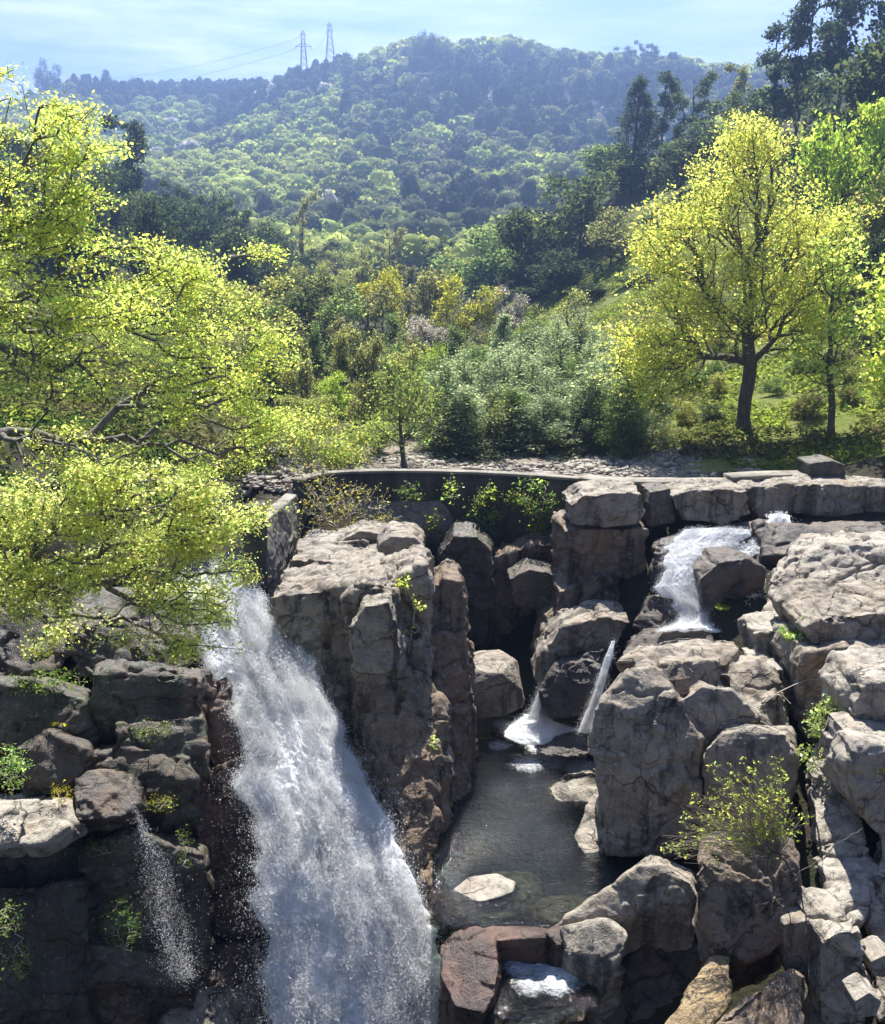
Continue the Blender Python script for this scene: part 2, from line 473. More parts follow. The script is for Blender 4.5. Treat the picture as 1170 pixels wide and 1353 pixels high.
# ------------------------------------------------------------------ terrain: control points (px, py, distance)
CTRL_PIX = [
 # far ridge (front of the crest trees)
 (-200,160,650),(40,150,760),(100,122,800),(145,138,820),(210,148,860),(250,136,900),(300,140,900),
 (330,168,640),(360,134,650),(400,118,650),(450,106,650),(500,90,650),(545,74,650),(600,76,650),(680,73,650),(740,90,650),(790,101,650),(830,93,650),(900,101,650),(1000,112,650),(1150,100,640),(1400,90,640),
 # far hill face
 (60,210,560),(150,200,600),(230,200,640),(300,190,620),(330,240,480),(400,220,480),(480,210,480),(600,200,480),(700,195,480),(800,200,480),(900,210,480),
 (250,300,330),(330,320,330),(400,320,340),(500,305,340),(600,300,340),(700,290,340),(800,280,340),(1000,250,360),
 (400,390,230),(480,385,230),(560,385,230),(640,375,230),(760,360,240),
 # left dark spur
 (-300,200,170),(-100,230,170),(0,255,170),(80,275,165),(150,300,165),(200,325,160),(250,350,160),(300,375,160),(350,398,160),(400,418,160),(450,430,160),
 (-100,330,230),(100,345,240),(200,350,240),(300,355,240),
 # valley floor
 (330,470,90),(400,480,90),(470,482,90),(560,480,90),(640,478,90),(700,470,92),
 (450,440,130),(540,440,130),(620,430,130),
 (420,585,46),(480,588,46),(560,590,46),(640,592,46),(700,593,46),(780,592,46),(840,592,45),
 (450,535,62),(540,535,62),(640,535,62),(700,530,62),(760,522,60),(860,548,52),
 # green mound and right bank
 (720,452,82),(800,420,78),(840,424,76),(880,430,72),(700,475,76),(780,470,70),(850,480,64),
 (900,560,48),(880,598,43),(985,572,45),(940,592,42),(1010,590,42.5),(1060,590,41),(1095,592,41),(1150,600,39),(1250,590,38),
 (960,500,56),(1030,500,55),(1100,490,54),(1170,490,52),(1300,470,50),
 (950,430,72),(1030,400,72),(1100,380,70),(1170,370,68),(1350,300,66),
 (900,360,95),(980,330,92),(1060,300,90),(1170,270,88),(1400,180,90),
 (780,370,110),(850,310,115),(930,250,118),(1000,215,112),(1080,190,108),(1170,170,108),(1400,60,115),
 (700,395,125),(840,230,150),(900,215,150),(960,200,150),
 (760,330,190),(860,250,200),(1000,190,200),(1170,150,210),
 # left bank
 (-200,420,60),(0,440,62),(150,470,62),(250,500,62),(330,520,60),(370,548,58),
 (-200,560,36),(0,575,36),(120,590,36),(250,615,37),(330,632,37),(400,628,40),
 (-200,640,28),(-40,660,28),(80,690,28),(160,730,28.5),
]
CTRL_XYZ = [  # gorge and beds, world metres
 (-30,25,12),(-30,15,9),(-20,22,7),(-16,24.5,5.5),(-13,26,4.4),(-11.5,29,4.4),(-9.0,30,4.0),
 (-14,20,1.0),(-12,16,-3),(-20,10,0),(-12,22,2.4),
 (-6.5,33,4.2),(-7,29,3.6),(-5.0,31,3.5),(-3.5,33,4.0),
 (-6,25,-6),(-5.5,22,-9),(-4,20,-9),(-2,18,-8),(-6,18,-9),(-4,14,-10),(-2.5,22,-8),(-3.2,24,-4),(-2.5,27,-1),
 (0.6,24,-1.3),(2.3,24,-1.2),(1.2,21.5,-1.4),(2.6,21.5,-1.3),(1.0,27,-0.8),(2.4,26.5,-0.7),(3.6,27.5,-0.8),(4.3,26.5,-0.7),(3.0,28.6,-0.6),(2.0,28.6,-0.6),(1.0,29.0,-0.3),(3.4,25,-0.9),(3.3,23,-1.2),(-0.2,22.5,-1.6),(-0.5,25,-1.2),(0.6,20,-1.5),(1.8,19.4,-0.9),
 (1.6,18.4,-2.0),(1.5,17,-3.0),(2.0,15,-3.5),(4.0,16,-2.5),(3.4,17.4,-2.2),(5,13,-3),(0,14,-9),(0,10,-10),(-10,8,-10),
 (1.5,30.5,0.6),(0.5,33,0.8),(2.8,33,0.8),(1.5,34.4,0.8),(-1,33,2.5),
 (4.5,28,2.0),(6,30,3.4),(5.6,24,1.2),(8,30.5,5.2),(10,31,5.3),(8,27,3.0),(9.6,28,4.4),(12,29,5.2),(15,30,5.8),(22,30,7.5),(11,33,6.0),(18,34,6.8),(28,34,9),
 (6.6,20.5,0.0),(7.5,19,0.0),(7.8,24,1.5),(10.5,24,3.0),(13,23,4.0),(20,22,7),(9.5,19,1.0),(11.5,18,2.4),(16,15,5),(7.5,16,-1.0),(9,14,-0.6),(11,12,0.5),(6,14,-2.0),(20,8,5),(7,8,-3),
 (-8,36.6,5.2),(-4,36.6,6.3),(0,36.4,6.3),(4,36,6.3),(8,35.6,6.3),(12,36,6.5),(17,37,7.2),(-4,40,6.4),(0,41,6.4),(5,41,6.4),(10,40,6.5),
 # behind the crest, out to the horizon
 (-700,1100,60),(-300,1100,70),(0,1000,60),(300,1000,60),(700,1100,70),(-1500,1500,60),(0,1900,50),(1500,1500,60),
 (-500,600,150),(-700,300,130),(-400,200,80),(500,600,170),(700,300,150),(400,200,110),(200,120,70),(-200,120,45),(-120,70,25),(120,60,28),(-1500,200,100),(1500,200,100),
]
_cp = np.array([W(*c) for c in CTRL_PIX] + [np.array(c, float) for c in CTRL_XYZ])

def _uv(x, y):
    yy = np.maximum(y, 1.0) + 6
    return np.stack([x / yy * 1.6, np.log(yy)], -1)
_cu = _uv(_cp[:, 0], _cp[:, 1])
_D = np.linalg.norm(_cu[:, None] - _cu[None], axis=2)
_n = len(_cp)
_A = np.zeros((_n + 3, _n + 3)); _A[:_n, :_n] = _D - 0.0 * np.eye(_n)
_A[:_n, _n] = 1; _A[:_n, _n + 1:] = _cu; _A[_n, :_n] = 1; _A[_n + 1:, :_n] = _cu.T
_A[:_n, :_n] -= 0.004 * np.eye(_n)
# heights are fitted relative to distance so near detail is not swamped by the hills
_sc = 1.0 / (_cp[:, 1].clip(8) ** 0.5)
_w = np.linalg.solve(_A, np.concatenate([_cp[:, 2] * _sc, [0, 0, 0]]))

def ground_h(x, y):
    x = np.asarray(x, float); y = np.asarray(y, float)
    sh = x.shape
    u = _uv(x.ravel(), y.ravel())
    r = np.empty(len(u))
    for a in range(0, len(u), 20000):
        q = u[a:a + 20000]
        d = np.linalg.norm(q[:, None] - _cu[None], axis=2)
        r[a:a + 20000] = d @ _w[:_n] + _w[_n] + q @ _w[_n + 1:]
    return (r * np.sqrt(y.ravel().clip(8))).reshape(sh)

def gh(x, y):
    return float(ground_h(np.array([x]), np.array([y]))[0])

def gpix(px, d):
    """ground point at distance d in image column px"""
    z = 0.0
    x = (px - 585) / FPX * d
    for _ in range(6):
        z = gh(x, d)
        tt = d * cp - (z - 14.0) * sp      # camera-space depth
        x = (px - 585) / FPX * tt
    return np.array([x, d, gh(x, d)])

def build_ground():
    ys = np.concatenate([np.arange(4, 50, 0.4), np.geomspace(50, 2000, 150)])
    us = np.concatenate([np.linspace(-2.2, -0.62, 30, endpoint=False), np.linspace(-0.62, 0.62, 200), np.linspace(0.62, 2.2, 31)[1:]])
    yy, uu = np.meshgrid(ys, us, indexing='ij')
    xx = uu * (yy + 8)
    zz = ground_h(xx, yy)
    # roughness growing with distance
    P = np.stack([xx.ravel(), yy.ravel(), 0 * xx.ravel()], 1)
    amp = np.interp(yy.ravel(), [0, 35, 45, 100, 400, 900], [0.25, 0.25, 0.3, 0.8, 6, 9])
    wl = np.interp(yy.ravel(), [0, 45, 100, 400, 900], [2.0, 2.5, 7, 60, 80])
    zz = zz.ravel() + amp * (fbm(P / 2.2, 4) * (yy.ravel() < 60) + fbm(P / 8, 3) * ((yy.ravel() >= 60) & (yy.ravel() < 200)) + fbm(P / 70, 4) * (yy.ravel() >= 200))
    nx, ny = len(us), len(ys)
    V = np.stack([xx.ravel(), yy.ravel(), zz], 1)
    i = np.arange(ny - 1)[:, None] * nx + np.arange(nx - 1)[None]
    F = np.stack([i, i + 1, i + nx + 1, i + nx], -1).reshape(-1, 4)
    me = new_mesh('ground', V, F, smooth=True)
    x, y = V[:, 0], V[:, 1]
    n = fbm(P / 3.0, 4)
    gravel = np.clip((1 - np.abs((x - 2) / 9.5)) * 3, 0, 1) * ((y > 35.5) & (y < 50)) * np.clip((50 - y) / 4, 0, 1)
    gravel = np.maximum(gravel, 0)
    grass = np.clip((x - 5.5) / 3 + 0.5 * n, 0, 1) * (y > 38) * np.clip((140 - y) / 20, 0, 1) * np.clip((1.05 - np.abs(x / y)) * 4, 0, 1)
    grass = np.maximum(grass, np.clip(0.35 + n, 0, 1) * ((y > 38) & (y < 120)) * 0.6)
    for nm, v in (('grass', grass), ('gravel', gravel)):
        a = me.attributes.new(nm, 'FLOAT', 'POINT'); a.data.foreach_set('value', v.astype(np.float32))
    o = link('ground', me, GROUND)
    tag(o, 'wooded valley ground from the rocky gorge up to the hills', 'ground', kind='structure')
    return V
GV = build_ground()

def build_haze():
    zlo = float(GV[:, 2].min()) - 1.0
    zhi = float(GV[:, 2].max()) + 60.0
    x0, x1 = GV[:, 0].min() - 5, GV[:, 0].max() + 5
    y0, y1 = -4.0, 2010.0
    V = [(x, y, z) for z in (zlo, zhi) for y in (y0, y1) for x in (x0, x1)]
    F = [(0, 2, 3, 1), (4, 5, 7, 6), (0, 1, 5, 4), (2, 6, 7, 3), (0, 4, 6, 2), (1, 3, 7, 5)]
    me = new_mesh('haze', V, np.array(F))
    m, t = mat_new('valley_haze')
    out = t.new('ShaderNodeOutputMaterial'); v = t.new('ShaderNodeVolumePrincipled')
    v.inputs['Color'].default_value = (0.36, 0.55, 1.0, 1)
    v.inputs['Density'].default_value = HAZE
    v.inputs['Anisotropy'].default_value = 0.62
    t.link(v.outputs[0], out.inputs['Volume'])
    tag(link('haze', me, m), 'pale blue haze filling the valley air', 'haze', kind='stuff')
HAZE = 0.00068
build_haze()
# ------------------------------------------------------------------ rocks
def blk(front, d, back=2.0, rise=0.0, base=0.0, spread=0.0):
    """corner points of one convex block: front face given in the photograph's pixels at distance d
    (a third number gives one corner its own distance), carried back into the depth"""
    pts = []
    f = [W(p[0], p[1], p[2] if len(p) > 2 else d) for p in front]
    zs = np.array([q[2] for q in f]); zm = zs.mean()
    cx = np.mean([q[0] for q in f])
    for q in f:
        pts.append(q)
        b = q.copy(); b[1] += back
        if q[2] > zm: b[2] += rise
        b[0] = cx + (b[0] - cx) * (1.0 - spread)
        pts.append(b)
    if base:
        for q in f:
            if q[2] <= zm:
                e = q.copy(); e[2] -= base; pts.append(e)
                g = e.copy(); g[1] += back; pts.append(g)
    return pts

def raw(pts, down=0.0, inset=0.35, low=()):
    q = [W(*p) for p in pts]
    if down:                                  # corners let down below the rim, tucked in under it
        q += [W(*p) + np.array([0, inset, -down]) for p in (low or pts)]
    return q

def hull_mesh(blocks):
    bm = bmesh.new()
    for pts in blocks:
        b2 = bmesh.new()
        for p in pts: b2.verts.new(p)
        r = bmesh.ops.convex_hull(b2, input=b2.verts[:])
        dead = list({e for e in r['geom_interior'] + r['geom_unused'] if isinstance(e, bmesh.types.BMVert)})
        bmesh.ops.delete(b2, geom=dead, context='VERTS')
        bmesh.ops.recalc_face_normals(b2, faces=b2.faces[:])
        tmp = bpy.data.meshes.new('tmp'); b2.to_mesh(tmp); b2.free()
        bm.from_mesh(tmp); bpy.data.meshes.remove(tmp)
    me = bpy.data.meshes.new('hull'); bm.to_mesh(me); bm.free()
    return me

def remesh(me, voxel):
    o = bpy.data.objects.new('tmp', me); COL.objects.link(o)
    md = o.modifiers.new('r', 'REMESH'); md.mode = 'VOXEL'; md.voxel_size = voxel
    dg = bpy.context.evaluated_depsgraph_get(); dg.update()
    r = bpy.data.meshes.new_from_object(o.evaluated_get(dg))
    bpy.data.objects.remove(o); bpy.data.meshes.remove(me)
    return r

NROCK = 0
QUAL = 0.7
def rock(name, label, blocks, mat=None, vox=0.07, smooth=5, amp=1.0, strata=0.10, cat='rock', strata_h=1.1, tilt=(0.1, 0.05), chunk=1.0, flute=0.0, facet=1.0):
    global NROCK
    NROCK += 1
    seed = NROCK * 13.37
    vox = vox * QUAL
    me = remesh(hull_mesh(blocks), vox)
    co = laplace(me, get_co(me), min(smooth, 3))
    me.vertices.foreach_set('co', co.astype(np.float32).ravel()); me.update()
    no = get_no(me)
    size = np.ptp(co, axis=0).max()
    k = min(1.0, size / 3.0) * amp
    s = seed * np.array([1, 0.7, 0.3])
    warp = np.stack([fbm(co / 1.1 + s, 3), fbm(co / 1.1 + s + 40, 3), fbm(co / 1.1 + s + 80, 3)], 1)
    f1, f2 = worley((co + 0.8 * warp) / np.array([2.3, 2.3, 1.5]) + s, NROCK)
    g1, g2 = worley((co + 0.45 * warp) / np.array([0.9, 0.9, 0.6]) + s, NROCK + 5)
    d = 0.24 * k * fbm(co / 2.1 + s, 3)
    d += 0.09 * k * fbm(co / 0.85 + s + 11, 3)
    d += chunk * k * (0.12 * np.minimum(f2 - f1, 0.5) - 0.04)
    d += chunk * k * (0.10 * np.minimum(g2 - g1, 0.22) - 0.02) * np.clip(0.5 + 2.2 * warp[:, 2], 0, 1.3)
    d += facet * k * (0.14 * facets((co + 0.35 * warp) / np.array([1.5, 1.5, 0.95]) + s, NROCK)
                      + 0.075 * facets((co + 0.2 * warp) / np.array([0.6, 0.6, 0.36]) + s, NROCK + 3))
    d -= 0.12 * k * np.exp(-((f2 - f1) / 0.03) ** 2) * chunk * (warp[:, 1] > -0.12)
    d += 0.032 * k * fbm(co / 0.42 + s, 4, ridged=True)
    d += 0.016 * fbm(co / 0.13 + s, 3)
    if flute:
        q = co * np.array([2.2, 2.2, 0.22])
        d += flute * fbm(q + s, 3, ridged=True)
    # bedding joints
    h = co[:, 2] + tilt[0] * co[:, 0] + tilt[1] * co[:, 1] + 0.35 * warp[:, 0]
    ph = h / strata_h + seed
    fr = np.abs((ph - np.floor(ph)) - 0.5)
    d -= strata * k * np.exp(-(fr / 0.045) ** 2) * np.clip(0.3 + 2.5 * warp[:, 1], 0, 1)
    side = np.clip(1.0 - np.abs(no[:, 2]) * 0.3, 0, 1)
    co = co + no * (d * side)[:, None]
    co = laplace(me, co, 1, 0.35)
    me.vertices.foreach_set('co', co.astype(np.float32).ravel())
    me.polygons.foreach_set('use_smooth', np.ones(len(me.polygons), bool))
    me.update()
    me.name = name
    o = link(name, me, mat or ROCK)
    tag(o, label, cat)
    return o

def build_rocks():
    # ---- headland between the great fall and the pool
    rock('rock_ledge', 'broad sunlit ledge of rock beside the top of the great waterfall', [
        blk([(352,790),(400,828),(470,812),(500,770),(480,900),(470,1010),(440,960),(400,880),(362,815)], 25.6, 3.2),
        blk([(362,772),(420,775),(480,770),(500,790),(480,812),(365,800)], 26.4, 3.0),
        blk([(380,738),(520,742),(555,760),(540,775),(385,772)], 28.4, 2.4),
        blk([(395,722),(480,712),(510,735),(500,760),(395,755)], 30.2, 2.2),
        raw([(350,800,26.5),(420,830,25.6),(460,1060,23.5),(480,1200,22.5),(400,1000,26),(470,850,26.5),(520,1000,26),(520,1200,25)]),
        ], ROCK, 0.075, 4, strata=0.16, strata_h=0.8, amp=1.1)
    rock('rock_block', 'grey rounded block at the back edge of the headland, by the dark dam', [
        blk([(500,722),(515,708),(545,710),(562,722),(565,770),(500,772)], 29.2, 1.6, rise=0.1)], ROCK, 0.06, 5)
    rock('rock_block', 'lower tilted grey block below the dry bush on the headland', [
        blk([(440,720),(475,700),(510,706),(505,742),(450,735)], 30.4, 1.8)], ROCK, 0.06, 5)
    rock('rock_bulge', 'bulging lichen-spotted knob of rock leaning over the great waterfall', [
        blk([(458,845),(480,800),(515,795),(528,830),(530,870),(505,893),(475,888)], 23.6, 1.9),
        blk([(455,795),(478,772),(512,775),(522,800),(520,840),(462,840)], 24.5, 2.0),
        blk([(472,880),(525,870),(520,940),(478,950)], 24.2, 1.5),
        ], ROCK, 0.055, 5, chunk=1.2, strata_h=0.5)
    rock('rock_column', 'tall fluted brown rock column under the lichen-spotted knob', [
        raw([(470,880,24.6),(530,880,24.4),(465,940,23.9),(480,1010,23.3),(500,1080,22.4),(520,1150,21.4),(530,1215,20.6),(575,1215,20.4),(572,1100,21.9),(575,1000,23.2),(560,900,24.4),
             (470,900,26.5),(575,900,26.5),(575,1200,24),(500,1100,25)]),
        raw([(528,930,23.9),(580,925,24.2),(585,1040,22.9),(590,1120,22.4),(560,1180,21.6),(525,1000,23.2),(530,920,26),(590,930,26),(590,1150,25)]),
        raw([(560,1130,21.6),(578,1140,21.5),(580,1215,20.3),(545,1260,19.9),(530,1180,21),(545,1150,23),(590,1200,22.5)]),
        ], ROCKB, 0.07, 4, flute=0.20, strata=0.05, chunk=0.8)
    rock('rock_pillar', 'upright rounded brown pillar at the pool side of the headland', [
        blk([(562,790),(585,765),(606,768),(615,800),(618,835),(600,850),(570,850)], 26.4, 1.8),
        raw([(570,840,26.0),(612,835,26.2),(620,900,25.7),(622,960,25.5),(621,1040,24.6),(600,1075,23.8),(580,1060,23.6),(575,940,24.9),(570,850,28),(625,850,28),(625,1050,26.5)]),
        ], ROCKB, 0.06, 5, flute=0.15, strata=0.06)
    rock('rock_shoulder', 'brown shoulder of rock with small saplings behind the lichen-spotted knob', [
        blk([(500,775),(555,748),(566,760),(565,800),(570,860),(545,900),(520,900),(515,820)], 25.5, 2.4),
        blk([(520,860),(560,845),(575,870),(560,960),(525,960)], 25.0, 1.6)], ROCK, 0.065, 4)
    rock('rock_step', 'small pale rock step at the water under the brown pillar', [
        blk([(566,1010),(595,1005),(604,1025),(600,1060),(568,1060)], 23.2, 1.0)], ROCK, 0.05, 4)
    # ---- recess below the dam
    rock('boulder', 'grey boulder with bright top standing at the head of the pool', [
        raw([(606,884,28.4),(616,925,28.0),(628,905,28.0),(662,890,28.0),(690,912,28.2),(694,925,28.2),(680,872,28.9),(650,862,29.2),(625,872,29.0),(608,874,29.2),
             (625,860,30.4),(660,857,30.6),(685,874,30.2),(692,930,30),(625,950,28.2),(660,948,28.1),(690,935,28.3)], 0.0)], ROCK, 0.05, 3, chunk=0.4, strata=0.0, amp=0.5, facet=0.4)
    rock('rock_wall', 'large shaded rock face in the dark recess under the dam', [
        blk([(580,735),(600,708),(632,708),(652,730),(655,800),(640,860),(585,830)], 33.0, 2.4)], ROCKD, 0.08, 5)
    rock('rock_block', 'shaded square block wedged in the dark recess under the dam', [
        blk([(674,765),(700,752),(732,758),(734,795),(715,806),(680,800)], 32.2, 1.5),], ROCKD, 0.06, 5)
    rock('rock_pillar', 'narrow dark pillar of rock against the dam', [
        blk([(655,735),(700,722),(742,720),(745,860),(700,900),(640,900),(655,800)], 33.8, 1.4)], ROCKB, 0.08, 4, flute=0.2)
    # ---- stack left of the cascade
    rock('rock_slab', 'squared cap block on top of the rock stack beside the cascade', [
        blk([(750,668),(770,652),(852,650),(856,678),(845,692),(800,700),(752,695)], 31.0, 2.2)], ROCK, 0.065, 4)
    rock('rock_stack', 'high brown block of the rock stack beside the upper cascade', [
        blk([(744,700),(856,698),(856,790),(830,812),(780,820),(745,790)], 31.2, 2.8),
        blk([(735,780),(800,760),(845,800),(835,842),(730,850)], 30.6, 3.0),
        blk([(722,830),(770,800),(780,850),(715,890)], 30.0, 2.6),
        ], ROCKB, 0.07, 4, chunk=1.2, strata_h=1.6)
    rock('boulder', 'rounded boulder below the low wall, beside the cap block', [
        blk([(886,655),(925,645),(990,648),(996,680),(960,696),(905,690)], 31.6, 1.8),], ROCK, 0.06, 5)
    rock('rock_block', 'small upright block between the cap block and the rounded boulder', [
        blk([(858,650),(885,646),(892,690),(860,696)], 32.0, 1.5)], ROCKD, 0.06, 4)
    rock('rock_bench', 'long grey rock bench under the low wall, above the shallow stream', [
        blk([(985,645),(1040,638),(1110,640),(1240,646),(1240,682),(1110,682),(1000,684)], 32.6, 2.2)], ROCK, 0.08, 4, chunk=1.2)
    rock('stream_bed', 'wet rock slope under the upper cascade', [
        raw([(868,715,30.6),(930,694,31.6),(1030,690,31.6),(1020,735,30.2),(930,745,29.9),(905,790,29.2),(870,780,29.6),(865,730,30.2),(860,850,30),(940,850,29.6),(1020,800,31),(870,720,33),(1040,700,33)]),
        raw([(1000,690,31.2),(1240,684,31.0),(1240,720,29.2),(1010,735,29.8),(1000,800,31),(1200,800,31)]),
        ], ROCKW, 0.08, 4)
    rock('boulder', 'dark wedge boulder splitting the foot of the upper cascade', [
        raw([(836,826,28.4),(862,785,28.8),(892,790,28.6),(898,832,28.1),(860,845,27.9),(850,790,30),(895,800,29.6),(840,840,30)])], ROCKW, 0.055, 5, strata=0.03)
    rock('boulder', 'mossy dark boulder between the upper cascade and the thin side stream', [
        blk([(925,765),(950,742),(985,738),(1012,752),(1008,800),(985,830),(930,828)], 28.3, 1.9)], ROCKW, 0.06, 5)
    rock('rock_sill', 'wet domed sill of rock that the upper cascade lands on', [
        raw([(822,862,27.0),(850,834,27.6),(905,826,27.8),(940,838,27.4),(950,870,26.6),(830,885,26.5),(850,822,28.8),(930,820,29),(950,860,28.5),(825,850,28.5)])], ROCKW, 0.06, 6, strata=0.03, chunk=0.5, amp=0.6)
    rock('rock_slab', 'smooth leaning slab beside the thin left chute', [
        blk([(712,870),(745,828),(800,815),(838,822),(815,850),(760,862),(735,890),(712,905)], 28.0, 1.8)], ROCK, 0.06, 5)
    rock('boulder', 'dark egg-shaped boulder between the two chutes into the pool', [
        raw([(716,910,27.3),(735,878,27.5),(775,858,27.5),(800,856,27.3),(790,900,26.9),(765,945,26.6),(735,950,26.7),(716,935,27),(735,868,29),(805,850,29),(780,930,28.5)])], ROCKW, 0.055, 7, chunk=0.4, strata=0.02)
    rock('rock_mound', 'low dark mound just above the foam at the pool head', [
        raw([(704,988,26.4),(730,975,26.6),(770,970,26.4),(785,985,26.0),(775,1003,25.6),(720,1000,25.9),(730,968,27.3),(775,966,27.2)])], ROCKW, 0.05, 6, chunk=0.4, strata=0.0)
    # ---- the great boulder right of the pool
    rock('boulder', 'huge grey boulder rising straight from the right of the pool', [
        raw([(837,886,22.4),(862,880,22.5),(878,905,22.0),(901,926,21.6),(792,932,22.0),(779,974,21.9),(787,1027,21.6),(797,1086,21.4),(802,1132,21.25),(901,1130,20.95),(925,1060,20.9),(930,985,21.0),
             (850,868,24.5),(800,930,24.5),(910,915,24),(900,1110,23.5),(800,1120,24)]),
        raw([(895,928,21.6),(927,906,21.8),(965,911,21.8),(1007,948,21.6),(1030,965,21.7),(1035,1010,21.4),(925,1110,20.95),(1010,1090,21.3),(925,895,23.4),(1010,925,23.4),(1035,1000,23.5),(900,1100,23.5)]),
        raw([(872,876,22.9),(950,872,23.0),(956,908,22.7),(905,918,22.5),(875,905,22.5),(870,862,24.6),(955,860,24.6),(955,905,24),(875,905,24)]),
        raw([(815,874,23.6),(848,862,23.8),(910,853,24.1),(975,861,24.0),(962,880,23.4),(870,880,23.4),(850,850,25.2),(900,841,25.5),(975,847,25.3),(820,900,24.5),(970,905,24.5)]),
        raw([(955,878,23.6),(1000,871,23.8),(1032,893,23.4),(1036,920,23.0),(1000,940,22.6),(965,912,22.8),(960,862,25),(1010,862,25),(1035,890,24.8),(1030,960,24.5),(960,930,24.5)]),
        raw([(1005,925,22.4),(1034,915,22.7),(1040,960,22.4),(1010,965,22.0),(1010,905,23.6),(1040,960,24),(1000,960,23.5)]),
        ], ROCK, 0.055, 3, amp=0.75, strata=0.10, strata_h=1.5, tilt=(0.12, 0.05))
    rock('boulder', 'rounded shoulder boulder leaning on the right flank of the huge boulder', [
        raw([(930,992,20.5),(955,968,20.8),(1000,958,21.0),(1040,970,20.8),(1058,1000,20.6),(1052,1040,20.6),(950,1050,20.4),(950,958,22.3),(1045,962,22.3),(1050,1030,22),(940,1030,22)], 1.6, 0.5, [(950,1040,20.6),(1050,1030,20.8),(945,1000,21.5),(1050,1000,21.6)])], ROCK, 0.05, 5, amp=0.6, chunk=0.5)
    rock('rock_shelf', 'pale scooped shelf of rock at the right edge of the pool', [
        raw([(720,1042,23.7),(745,1022,24.2),(790,1012,24.3),(800,1060,23.2),(770,1050,23.4),(730,1060,23.2),(790,1080,23.4)]),
        raw([(786,1040,23.6),(800,1050,23.2),(800,1130,21.4),(775,1125,21.6),(755,1105,22.0),(775,1085,22.6),(800,1050,24.5),(800,1140,22),(780,1140,21.2)]),
        ], ROCK, 0.045, 3, amp=0.8)
    # ---- right-hand slabs
    rock('rock_slab', 'wide sunlit slab of ridged granite beside the shallow stream', [
        raw([(1012,775,27.6),(1040,740,28.4),(1090,720,28.6),(1240,715,28.4),(1240,800,26.4),(1100,800,26.6),(1010,840,26.8),(1060,705,30.6),(1240,695,31),(1010,860,28),(1240,860,28)]),
        raw([(1004,800,27.2),(1030,780,27.6),(1050,790,26.8),(1035,830,26.0),(1000,850,26.2),(1000,870,27.5),(1060,850,27.5)]),
        ], ROCKP, 0.07, 3, amp=1.0, strata=0.22, strata_h=0.55, tilt=(-0.35, 0.1), chunk=1.5)
    rock('rock_slab', 'second sunlit slab below the ridged one, stepping down to the ferns', [
        raw([(1000,828,26.0),(1060,800,26.0),(1120,775,26.0),(1240,755,25.6),(1240,820,24.8),(1110,815,25.0),(1050,830,25.2),(1003,872,25.4),(1000,900,26),(1240,800,28),(1040,800,28),(1240,860,26)]),
        ], ROCKP, 0.065, 3, strata=0.18, strata_h=0.6, tilt=(-0.3, 0.1), chunk=1.4)
    rock('rock_block', 'jointed pale blocks stacked between the slab and the great boulder', [
        blk([(998,838),(1040,826),(1046,870),(1040,900),(1000,880)], 25.0, 1.4),
        blk([(1000,880),(1042,885),(1048,930),(1040,980),(1005,960)], 23.8, 1.6)], ROCKP, 0.05, 3, chunk=1.4)
    rock('boulder', 'overhanging flat-topped block above the green ferns on the right', [
        blk([(1062,830),(1100,812),(1240,808),(1240,866),(1130,862),(1072,852)], 23.4, 2.6, rise=0.1)], ROCK, 0.06, 4)
    rock('boulder', 'grey bulging boulder beneath the overhanging flat-topped block', [
        blk([(1052,885),(1066,862),(1120,855),(1240,860),(1240,940),(1130,935),(1085,965),(1062,945)], 22.9, 2.4),
        blk([(1065,930),(1120,925),(1110,990),(1075,985)], 22.6, 1.5)], ROCK, 0.06, 5)
    rock('boulder', 'pale rounded boulder by the two green tufts at the right edge', [
        blk([(1128,930),(1145,903),(1240,900),(1240,1010),(1150,1000),(1132,970)], 20.2, 2.0)], ROCKP, 0.05, 5)
    rock('boulder', 'light lichen-grey boulder below the green tufts at the right edge', [
        blk([(1120,1010),(1135,985),(1165,985),(1240,1000),(1240,1120),(1170,1110),(1130,1060)], 18.8, 1.8)], ROCKP, 0.05, 5)
    rock('rock_ridge', 'long pale rough ridge of rock running down toward the lower right', [
        raw([(1066,1010,21.4),(1085,975,22.2),(1112,985,22.0),(1135,1060,20.0),(1160,1140,18.4),(1160,1190,17.6),(1125,1230,16.9),(1095,1210,17.2),(1085,1130,18.8),(1075,1070,20.0),
             (1080,1150,19.5),(1080,1080,21),(1150,1210,18.5),(1100,1240,18),(1070,1040,22.5)])], ROCKP, 0.05, 3, chunk=1.3, strata_h=0.7, tilt=(0.8, 0.3))
    rock('rock_slope', 'greyish rock slope to the right of the long pale ridge', [
        raw([(1165,1060,19.4),(1240,1080,19.0),(1240,1353,15.2),(1160,1353,15.6),(1150,1240,17.0),(1150,1130,19.2),(1240,1353,17),(1160,1300,18)])], ROCKP, 0.06, 4)
    rock('boulder', 'tall pale boulder with a broken face at the lower right corner', [
        blk([(1082,1248),(1110,1232),(1140,1232),(1152,1275),(1145,1330),(1150,1400),(1084,1400)], 15.6, 1.5)], ROCKP, 0.045, 4, chunk=1.4)
    rock('stone', 'small rounded pale stone at the lower right edge', [
        blk([(1128,1325),(1150,1312),(1168,1325),(1160,1345),(1135,1348)], 14.6, 0.6)], ROCKP, 0.035, 6)
    rock('stone', 'small round stone in the shade near the lower right edge', [
        blk([(1150,1272),(1172,1262),(1190,1275),(1180,1295),(1155,1292)], 15.6, 0.6)], ROCKP, 0.035, 6)
    rock('rock_block', 'flat-topped small block between the twig bush boulder and the pale ridge', [
        blk([(1035,1222),(1085,1215),(1095,1245),(1085,1300),(1040,1290)], 16.4, 1.2)], ROCK, 0.045, 4)
